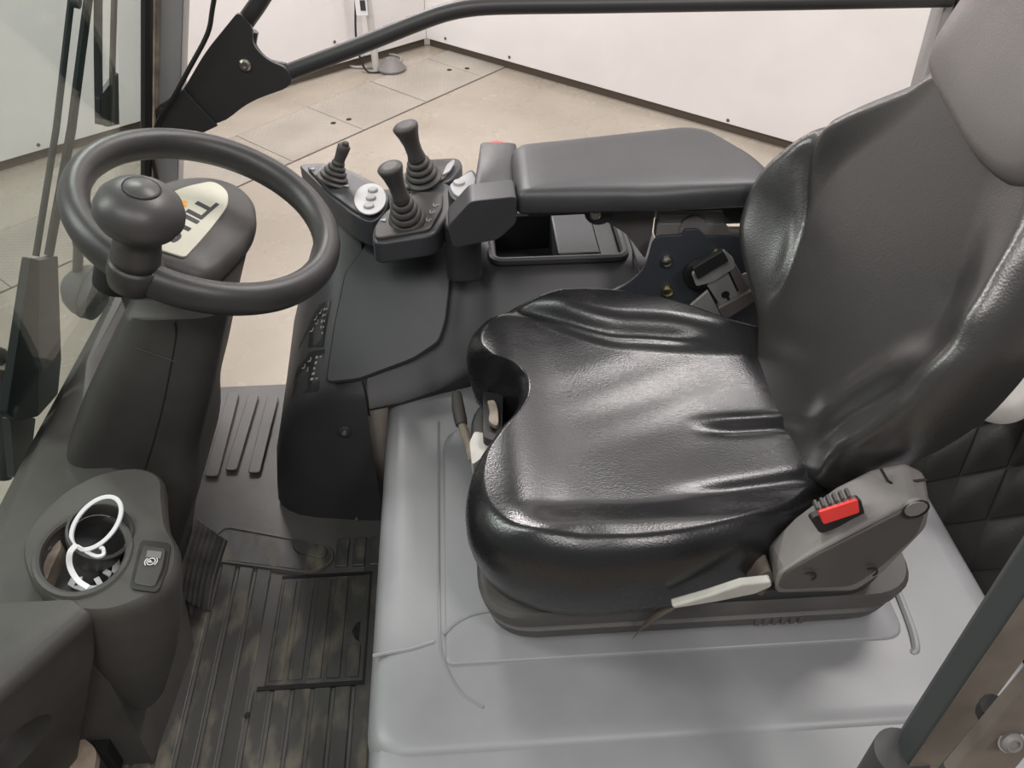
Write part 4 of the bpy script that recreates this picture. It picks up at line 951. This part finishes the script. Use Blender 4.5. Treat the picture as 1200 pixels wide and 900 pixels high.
obj('hook', strap(smooth_open([(-0.5115, 0.7262, 0.474), (-0.4977, 0.7188, 0.47), (-0.4858, 0.7143, 0.466), (-0.4779, 0.7165, 0.466), (-0.4807, 0.7263, 0.466), (-0.4855, 0.728, 0.466)], 5), 0.0045, 0.003, False, (0, 0, 1)), M['white'], wr, bevel=0.0008)
for a in (0.5, 1.1, 1.9, 2.5):
    e_ = lo_c + la_*math.cos(a) + lb_*math.sin(a)
    obj('inner_tooth', strap([e_, e_.lerp(lo_c, 0.32)], 0.007, 0.003, False, (0, 0, 1)), M['white'], wr)

# knee box at the near corner
kx = thing('knee_box', 'dark grey storage box of the dash corner with an oval recess', 'storage box', (-0.6, 0.55, 0))
tb = [Vector(p) for p in [(-0.474, 0.645, 0), (-0.555, 0.53, 0), (-0.66, 0.38, 0), (-0.80, 0.38, 0), (-0.80, 0.66, 0), (-0.49, 0.66, 0)]]
def kring(dx, z, ins=0.0): return [Vector((p.x + dx*(1 if p.x > -0.75 else 0) - ins*(1 if p.x > -0.75 else 0), p.y - (ins if p.y > 0.6 else 0), z)) for p in round_poly(tb, 0.006, 3)]
kb_ = obj('box_shell', loft([kring(-0.175, -0.01), kring(-0.028, 0.35), kring(-0.005, 0.425), kring(0.0, 0.435), kring(-0.004, 0.446), kring(-0.014, 0.452)]), M['dash'], kx, sharp=40)
oc = Vector((-0.5975, 0.545, 0.2955)); on = Vector((0.82, -0.52, -0.25)).normalized(); oh = on.cross(Vector((0, 0, 1))).normalized(); ov_ = oh.cross(on)
cut(kb_, loft([[oc + on*h + oh*(0.062*k*math.cos(a)) + ov_*(0.058*k*math.sin(a)) for a in [2*PI*q/36 for q in range(36)]] for h, k in ((-0.045, 0.86), (-0.03, 0.94), (0.12, 1.02))]))

# pedals
pd = thing('accelerator_pedal', 'hinged black ribbed accelerator pedal beside the steering column', 'pedal', (-0.527, 0.9791, 0.03))
p0, p1, p2, p3 = [Vector(p) for p in ((-0.525, 1.0829, 0.11), (-0.4629, 1.0341, 0.1), (-0.4899, 0.9219, 0.04), (-0.5507, 0.957, 0.045))]
pnv = (p1 - p0).cross(p3 - p0).normalized()
if pnv.z < 0: pnv = -pnv
def pbow(s, t, h): return p0.lerp(p1, s).lerp(p3.lerp(p2, s), t) + pnv*(h - 0.012*(2*t - 1)**2*(1 if t > .5 else 0.4))
bm = bmesh.new()
top_ = [[pbow(s, t/10, 0.0) for s in (0, 1)] for t in range(11)]
rings = [[r[0], r[1], r[1] - pnv*0.012, r[0] - pnv*0.012] for r in top_]
obj('pedal_plate', loft(rings), M['pedal'], pd, bevel=0.003)
for k in range(6):
    s0 = 0.06 + k*0.155
    rings = [[pbow(s0, t/10, 0.0), pbow(s0 + 0.09, t/10, 0.0), pbow(s0 + 0.085, t/10, 0.005), pbow(s0 + 0.005, t/10, 0.005)] for t in range(11)]
    obj('pedal_rib', loft(rings), M['pedal'], pd, sharp=30)
obj('pedal_stem', tube([pbow(0.5, 0.5, -0.012), (-0.55, 1.02, 0.01)], 0.012, 10), M['black'], pd)
bp2 = thing('brake_pedal', 'worn beige pedal end showing under the knee box', 'pedal', (-0.6351, 0.657, 0.05))
obj('pedal_pad', prism(round_poly([(-0.6131, 0.6736, 0.09), (-0.5833, 0.6503, 0.09), (-0.5858, 0.612, 0.07), (-0.6467, 0.6161, 0.07)], 0.012), (0, 0, -0.02)), M['wood'], bp2, bevel=0.004)
obj('black_slot', prism(round_poly([(-0.611, 0.6869, 0.085), (-0.5718, 0.6802, 0.085), (-0.5699, 0.6466, 0.085), (-0.5861, 0.6503, 0.085)], 0.004), (0, 0, -0.07)), M['void'], bp2, bevel=0.003)  # block coloured black to give the dark inside of a slot

# ------------------------------------------------------------------ windshield, pillars, guard rail
GX, GS = -0.685, 0.28
def gp(y, z, d=0.0): return Vector((GX + GS*(z - 0.37) + d, y, z))
win = structure(obj('window_1', prism([gp(-0.3, 0.372), gp(1.645, 0.372), gp(1.645, 1.5), gp(-0.3, 1.5)], (-0.006, 0, 0.0017)), M['glass']))
obj('seal', tube([gp(-0.3, 0.375, 0.004), gp(1.64, 0.375, 0.004)], 0.008, 8), M['seal'], win)
obj('seal', tube([gp(1.648, 0.375, 0.0), gp(1.648, 1.5, 0.0)], 0.011, 8), M['seal'], win)
obj('seal', tube([gp(1.668, 0.375, 0.012), gp(1.668, 1.5, 0.012)], 0.007, 8), M['tan'], win)
apl = structure(obj('trim_1', prism(round_poly([gp(1.672, 0.30, 0.0), gp(1.672, 0.30, 0.060), gp(1.73, 0.30, 0.060), gp(1.73, 0.30, -0.02), gp(1.69, 0.30, -0.02)], 0.006, 3), (GS*1.25, 0, 1.25)), M['pillar'], bevel=0.002))

gr = thing('guard_rail', 'dark grey tubular guard rail with a bolted corner plate across the far opening', 'guard rail', (-0.4373, 1.68, 0.7111))
YR = 1.68
def fillet(path, per=6): return smooth_open(path, per)
obj('rail_tube', tube(smooth_open([(-0.3775, 1.695, 0.6918), (-0.3239, 1.695, 0.7125), (-0.1851, 1.695, 0.7589), (-0.0666, 1.695, 0.8012), (-0.0086, 1.695, 0.8188), (0.0484, 1.695, 0.827), (0.1298, 1.695, 0.8284), (0.2772, 1.695, 0.8269), (0.6101, 1.695, 0.8249), (0.9758, 1.695, 0.8238)], 6), 0.0165, 16), M['frame'], gr, sharp=0)
obj('upper_tube', tube([(-0.4149, 1.695, 0.7836), (-0.3662, 1.695, 0.8355), (-0.2691, 1.695, 0.9475), (-0.1068, 1.695, 1.126)], 0.0165, 16), M['frame'], gr, sharp=0)
obj('corner_plate', prism(round_poly([(-0.3956, 1.672, 0.8341), (-0.3731, 1.672, 0.806), (-0.3824, 1.672, 0.7748), (-0.3608, 1.672, 0.7453), (-0.3248, 1.672, 0.728), (-0.3179, 1.672, 0.701), (-0.3334, 1.672, 0.6878), (-0.4129, 1.672, 0.6624), (-0.4767, 1.672, 0.6147), (-0.6005, 1.672, 0.6309), (-0.5373, 1.672, 0.6831), (-0.4732, 1.672, 0.761)], [0.01, 0.02, 0.03, 0.03, 0.015, 0.012, 0.02, 0.05, 0.04, 0.01, 0.03, 0.03]), (0, 0.010, 0)), M['frame'], gr, bevel=0.002)
obj('lower_flange', prism([(-0.5924, 1.662, 0.6578), (-0.5271, 1.662, 0.6954), (-0.4789, 1.662, 0.6193), (-0.535, 1.662, 0.5957), (-0.6093, 1.662, 0.6016)], (0, 0.008, 0)), M['frame'], gr, bevel=0.002)
obj('corner_web', tube(smooth_open([(-0.381, 1.695, 0.7923), (-0.3886, 1.695, 0.7621), (-0.3669, 1.695, 0.7304), (-0.331, 1.695, 0.7194)], 5), 0.011, 10), M['frame'], gr)
obj('plate_bolt', lathe([(0, 0), (0.012, 0), (0.012, 0.003), (0.008, 0.007), (0.004, 0.007), (0.003, 0.004), (0, 0.004)], (-0.4027, 1.671, 0.7369), (0, -1, 0), 16), M['steel'], gr)
obj('plate_bolt', lathe([(0, 0), (0.010, 0), (0.009, 0.004), (0, 0.005)], (-0.5817, 1.66, 0.6532), (0, -1, 0), 16), M['frame'], gr)
tag(obj('cable', tube(smooth_open([(-0.4119, 1.64, 0.901), (-0.4322, 1.64, 0.8509), (-0.4516, 1.64, 0.8061), (-0.5006, 1.645, 0.7426), (-0.5468, 1.65, 0.6839), (-0.5865, 1.65, 0.6384), (-0.6155, 1.65, 0.5801), (-0.622, 1.645, 0.5074)], 6), 0.0045, 8), M['seal'], origin=(-0.5865, 1.65, 0.6384)), 'thin black cable running down past the corner plate to the windshield pillar', 'cable')
bpl = structure(obj('trim_2', prism([(0.9612, 1.7, 1.006), (0.987, 1.7, 1.0056), (1.033, 1.7, 0.6288), (1.0786, 1.7, 0.109), (0.9984, 1.7, 0.1127)], (0, 0.05, 0)), M['pillar'], bevel=0.003))
obj('seal', prism([(0.9652, 1.69, 1.0079), (0.978, 1.69, 1.0077), (1.0344, 1.69, 0.6329), (1.1167, 1.69, 0.1142), (1.0678, 1.69, 0.1165)], (0, 0.05, 0)), M['seal'], bpl)
obj('pillar_face', prism([(0.969, 1.68, 1.0098), (1.0169, 1.68, 1.0091), (1.0802, 1.68, 0.6357), (1.1723, 1.68, 0.1186), (1.1057, 1.68, 0.1217)], (0, 0.05, 0)), M['post'], bpl)

# wiper outside the glass
wp = thing('windshield_wiper', 'dark grey pantograph wiper with twin rods outside the windshield', 'wiper', gp(1.0, 0.45, -0.06))
def gq(*p): return Vector(p)
obj('wiper_arm', prism(round_poly([(-0.6961, 0.9889, 0.4731), (-0.71, 1.0254, 0.4235), (-0.7264, 1.1006, 0.3651), (-0.6517, 1.1628, 0.6318), (-0.6449, 1.1316, 0.656)], 0.006), (-0.012, 0, 0.003)), M['wiper'], wp, bevel=0.002)
obj('arm_side', prism(round_poly([(-0.7344, 1.1128, 0.3542), (-0.7435, 1.207, 0.3217), (-0.727, 1.2363, 0.3807), (-0.6708, 1.2553, 0.5815), (-0.6589, 1.1757, 0.6238)], 0.004), (-0.014, 0, 0.003)), M['post'], wp, bevel=0.002)
obj('arm_bolt', lathe([(0, 0), (0.009, 0), (0.008, 0.005), (0, 0.006)], (-0.6959, 1.009, 0.4598), (1, 0, -0.28), 14), M['wiper'], wp)
obj('arm_foot', prism(round_poly([(-0.7165, 1.0202, 0.4361), (-0.7407, 1.114, 0.3496), (-0.7659, 1.0605, 0.2596), (-0.7511, 1.0104, 0.3127)], 0.006), (-0.012, 0, 0.003)), M['post'], wp, bevel=0.002)
obj('thin_rod', tube([(-0.6619, 1.1767, 0.631), (-0.6194, 1.3003, 0.7829), (-0.5736, 1.4005, 0.9465)], 0.0052, 8), M['wiper'], wp)
obj('wide_rod', strap([(-0.6739, 1.2336, 0.5954), (-0.6307, 1.3751, 0.7495), (-0.5828, 1.488, 0.9208)], 0.030, 0.006, False, (1, 0, -0.28)), M['wiper'], wp)
obj('rod_joint', lathe([(0, 0), (0.009, 0), (0.009, 0.012), (0, 0.012)], (-0.5693, 1.3842, 0.944), (1, 0, -0.28), 12), M['post'], wp)
obj('blade_frame', strap([(-0.6298, 1.48, 0.7101), (-0.5992, 1.4866, 0.8192), (-0.5716, 1.4972, 0.9179)], 0.007, 0.012, False, (1, 0, -0.28)), M['post'], wp)
obj('blade_rubber', strap([(-0.6325, 1.5388, 0.6824), (-0.601, 1.5525, 0.795), (-0.5726, 1.5702, 0.8963)], 0.018, 0.006, False, (1, 0, -0.28)), M['post_brown'], wp)
obj('blade_end', prism(round_poly([(-0.6125, 1.4762, 0.7575), (-0.6124, 1.5915, 0.7578), (-0.64, 1.5914, 0.6591), (-0.6327, 1.5209, 0.6855), (-0.6227, 1.4724, 0.7211)], 0.004), (-0.008, 0, 0.002)), M['post'], wp, bevel=0.002)

# round work lamp outside the glass
lc = Vector((-0.7999, 1.5477, 0.3168))
wl = thing('work_lamp', 'round grey-green work lamp outside the windshield behind the steering wheel', 'lamp', lc)
ax = Vector((0.93, -0.2, -0.3)).normalized()
obj('lamp_shell', lathe([(0, -0.045), (0.022, -0.042), (0.042, -0.028), (0.054, -0.008), (0.057, 0.012), (0.057, 0.03), (0.05, 0.034), (0, 0.034)], lc, ax, 36), M['lampgrey'], wl, sharp=50)
obj('lamp_band', lathe([(0.055, 0.008), (0.0585, 0.008), (0.0585, 0.012), (0.055, 0.012)], lc, ax, 36), M['post'], wl)
obj('lamp_plug', box(-0.02, 0.02, -0.016, 0.016, -0.02, 0.022, None), M['black'], wl) if False else obj('lamp_plug', lathe([(0, 0.03), (0.02, 0.03), (0.02, 0.055), (0.012, 0.06), (0, 0.06)], lc + Vector((0, -0.01, 0.02)), ax, 20), M['post'], wl)
obj('lamp_stalk', tube([lc + Vector((0, 0, 0.05)), Vector((-0.7661, 1.5199, 0.4376)), Vector((-0.7505, 1.5071, 0.4931))], 0.010, 10), M['post'], wl)

# mast hose at the very edge outside the glass
mh = thing('mast_hose', 'black hydraulic hose with a silver fitting outside the windshield', 'hose', (-0.8574, 1.2626, 0.3256))
obj('hose', tube(smooth_open([(-0.8239, 1.1637, 0.4453), (-0.8421, 1.2492, 0.3805), (-0.8598, 1.2728, 0.3171), (-0.8808, 1.2615, 0.2421), (-0.9137, 1.1954, 0.1245)], 6), 0.018, 12), M['black'], mh)
obj('fitting', lathe([(0.012, 0), (0.020, 0), (0.020, 0.012), (0.014, 0.02), (0, 0.02)], (-0.8374, 1.2575, 0.3615), (0.3, -0.2, 0.9), 12), M['steel'], mh)

# ------------------------------------------------------------------ rear panel, near door post
rp = thing('quilted_lining', 'black diamond-quilted lining panel behind the grey hood', 'lining', (0.76, 0.9, 0.2))
def rpt(y, z): return Vector((0.752 + 0.45*(z - 0.28), y, z))
obj('panel_shell', prism([rpt(0.30, 0.27), rpt(1.66, 0.27), rpt(1.66, 0.62), rpt(0.30, 0.62)], (0.03, 0, -0.013)), M['quilt'], rp)
bm = bmesh.new()
D = 0.09
for i in range(-1, 16):
    for j in range(0, 9):
        cy = 0.30 + D*i + (D/2 if j % 2 else 0); cz = 0.34 + j*D*0.5*1.5
        if cz > 0.55: continue
        hy, hz_ = D*0.5 - 0.003, D*0.75 - 0.004
        ctr = bm.verts.new(rpt(cy, cz) + Vector((-0.011, 0, 0.005)))
        vs = [bm.verts.new(rpt(cy + a*hy, cz + b*hz_) + Vector((-0.001, 0, 0))) for a, b in ((1, 0), (0, 1), (-1, 0), (0, -1))]
        ms = [bm.verts.new(rpt(cy + a*hy*0.28, cz + b*hz_*0.28) + Vector((-0.010, 0, 0.004))) for a, b in ((1, 1), (-1, 1), (-1, -1), (1, -1))]
        for q in range(4):
            bm.faces.new((vs[q], vs[(q+1) % 4], ms[q])); bm.faces.new((ms[q], ctr, ms[q-1])); bm.faces.new((vs[q], ms[q], ms[q-1]))
qs = obj('quilting', bm, M['quilt'], rp, sharp=0); qs['kind'] = 'stuff'
wk = Vector((0.8, 0.9199, 0.4971))
kn = thing('white_disc', 'round off-white disc half hidden behind the seat backrest', 'disc', wk)
obj('disc_face', lathe([(0, 0), (0.052, 0.0), (0.056, 0.004), (0.050, 0.014), (0.03, 0.02), (0, 0.021)], wk, (-0.25, -0.55, 0.8), 36), M['offwhite'], kn, sharp=50)
obj('disc_stem', tube([wk, wk + Vector((0.05, 0.06, -0.08))], 0.014, 10), M['black'], kn)

dp = thing('door_post', 'slanting dark green-grey door post with a dusty brown near face', 'post', (0.3854, 0.36, 0.5716))
a0, a1 = Vector((0.3854, 0.36, 0.5799)), Vector((0.3891, 0.36, 0.868))
ax_ = (a1 - a0)
nf = Vector((0.3849, 0.335, 0.6299)) - a0
nb = Vector((0.4203, 0.335, 0.6252)) - a0
obj('post_tube', prism([a0 - ax_*0.35, a0 - ax_*0.35 + nf, a0 - ax_*0.35 + nb, a0 - ax_*0.35 + nb + Vector((0, 0.03, 0)), a0 - ax_*0.35 + Vector((0.03, 0.03, 0))], ax_*6.0), M['post'], dp, bevel=0.003)
fo = Vector((0, -0.0015, 0))
obj('post_face', prism([a0 - ax_*0.35 + nf.lerp(nb, 0.06) + fo, a0 - ax_*0.35 + nf.lerp(nb, 1.02) + fo, a0 - ax_*0.35 + nf.lerp(nb, 1.02) - fo, a0 - ax_*0.35 + nf.lerp(nb, 0.06) - fo], ax_*6.0), M['post_brown'], dp, bevel=0.0008, label='dusty brown near face')
sk0 = a0 + nf*0.95 + Vector((0, 0.01, 0))
obj('socket', tube([sk0 - ax_*0.60, sk0 - ax_*0.18], 0.025, 24), M['frame'], dp, sharp=40)
dh = thing('door_hinge_plate', 'dusty brown hinge plate with a round screw beside the door post', 'hinge plate', (0.3671, 0.27, 0.7402))
obj('plate', prism([(0.3508, 0.27, 0.6985), (0.3591, 0.27, 0.8443), (0.4, 0.27, 0.7461), (0.4006, 0.27, 0.6911)], (0.0, 0.012, 0)), M['post_brown'], dh, bevel=0.002)
obj('plate_edge', prism([(0.3599, 0.285, 0.6639), (0.3714, 0.285, 0.8343), (0.379, 0.285, 0.8162), (0.3703, 0.285, 0.6623)], (0.0, 0.006, 0)), M['post'], dh, bevel=0.002)
obj('screw', lathe([(0, 0), (0.008, 0), (0.008, 0.003), (0.0055, 0.006), (0.0038, 0.006), (0.0034, 0.004), (0, 0.004)], (0.3741, 0.268, 0.7588), (0, -0.9, 0.44), 18), M['sidecover'], dh)
obj('screw_washer', lathe([(0, 0), (0.0095, 0), (0.0095, 0.001), (0, 0.001)], (0.3748, 0.2685, 0.7577), (0, -0.9, 0.44), 18), M['silver'], dh)
obj('hinge_pin', tube([(0.3656, 0.285, 0.7642), (0.3647, 0.285, 0.7765)], 0.010, 12), M['black'], dh)
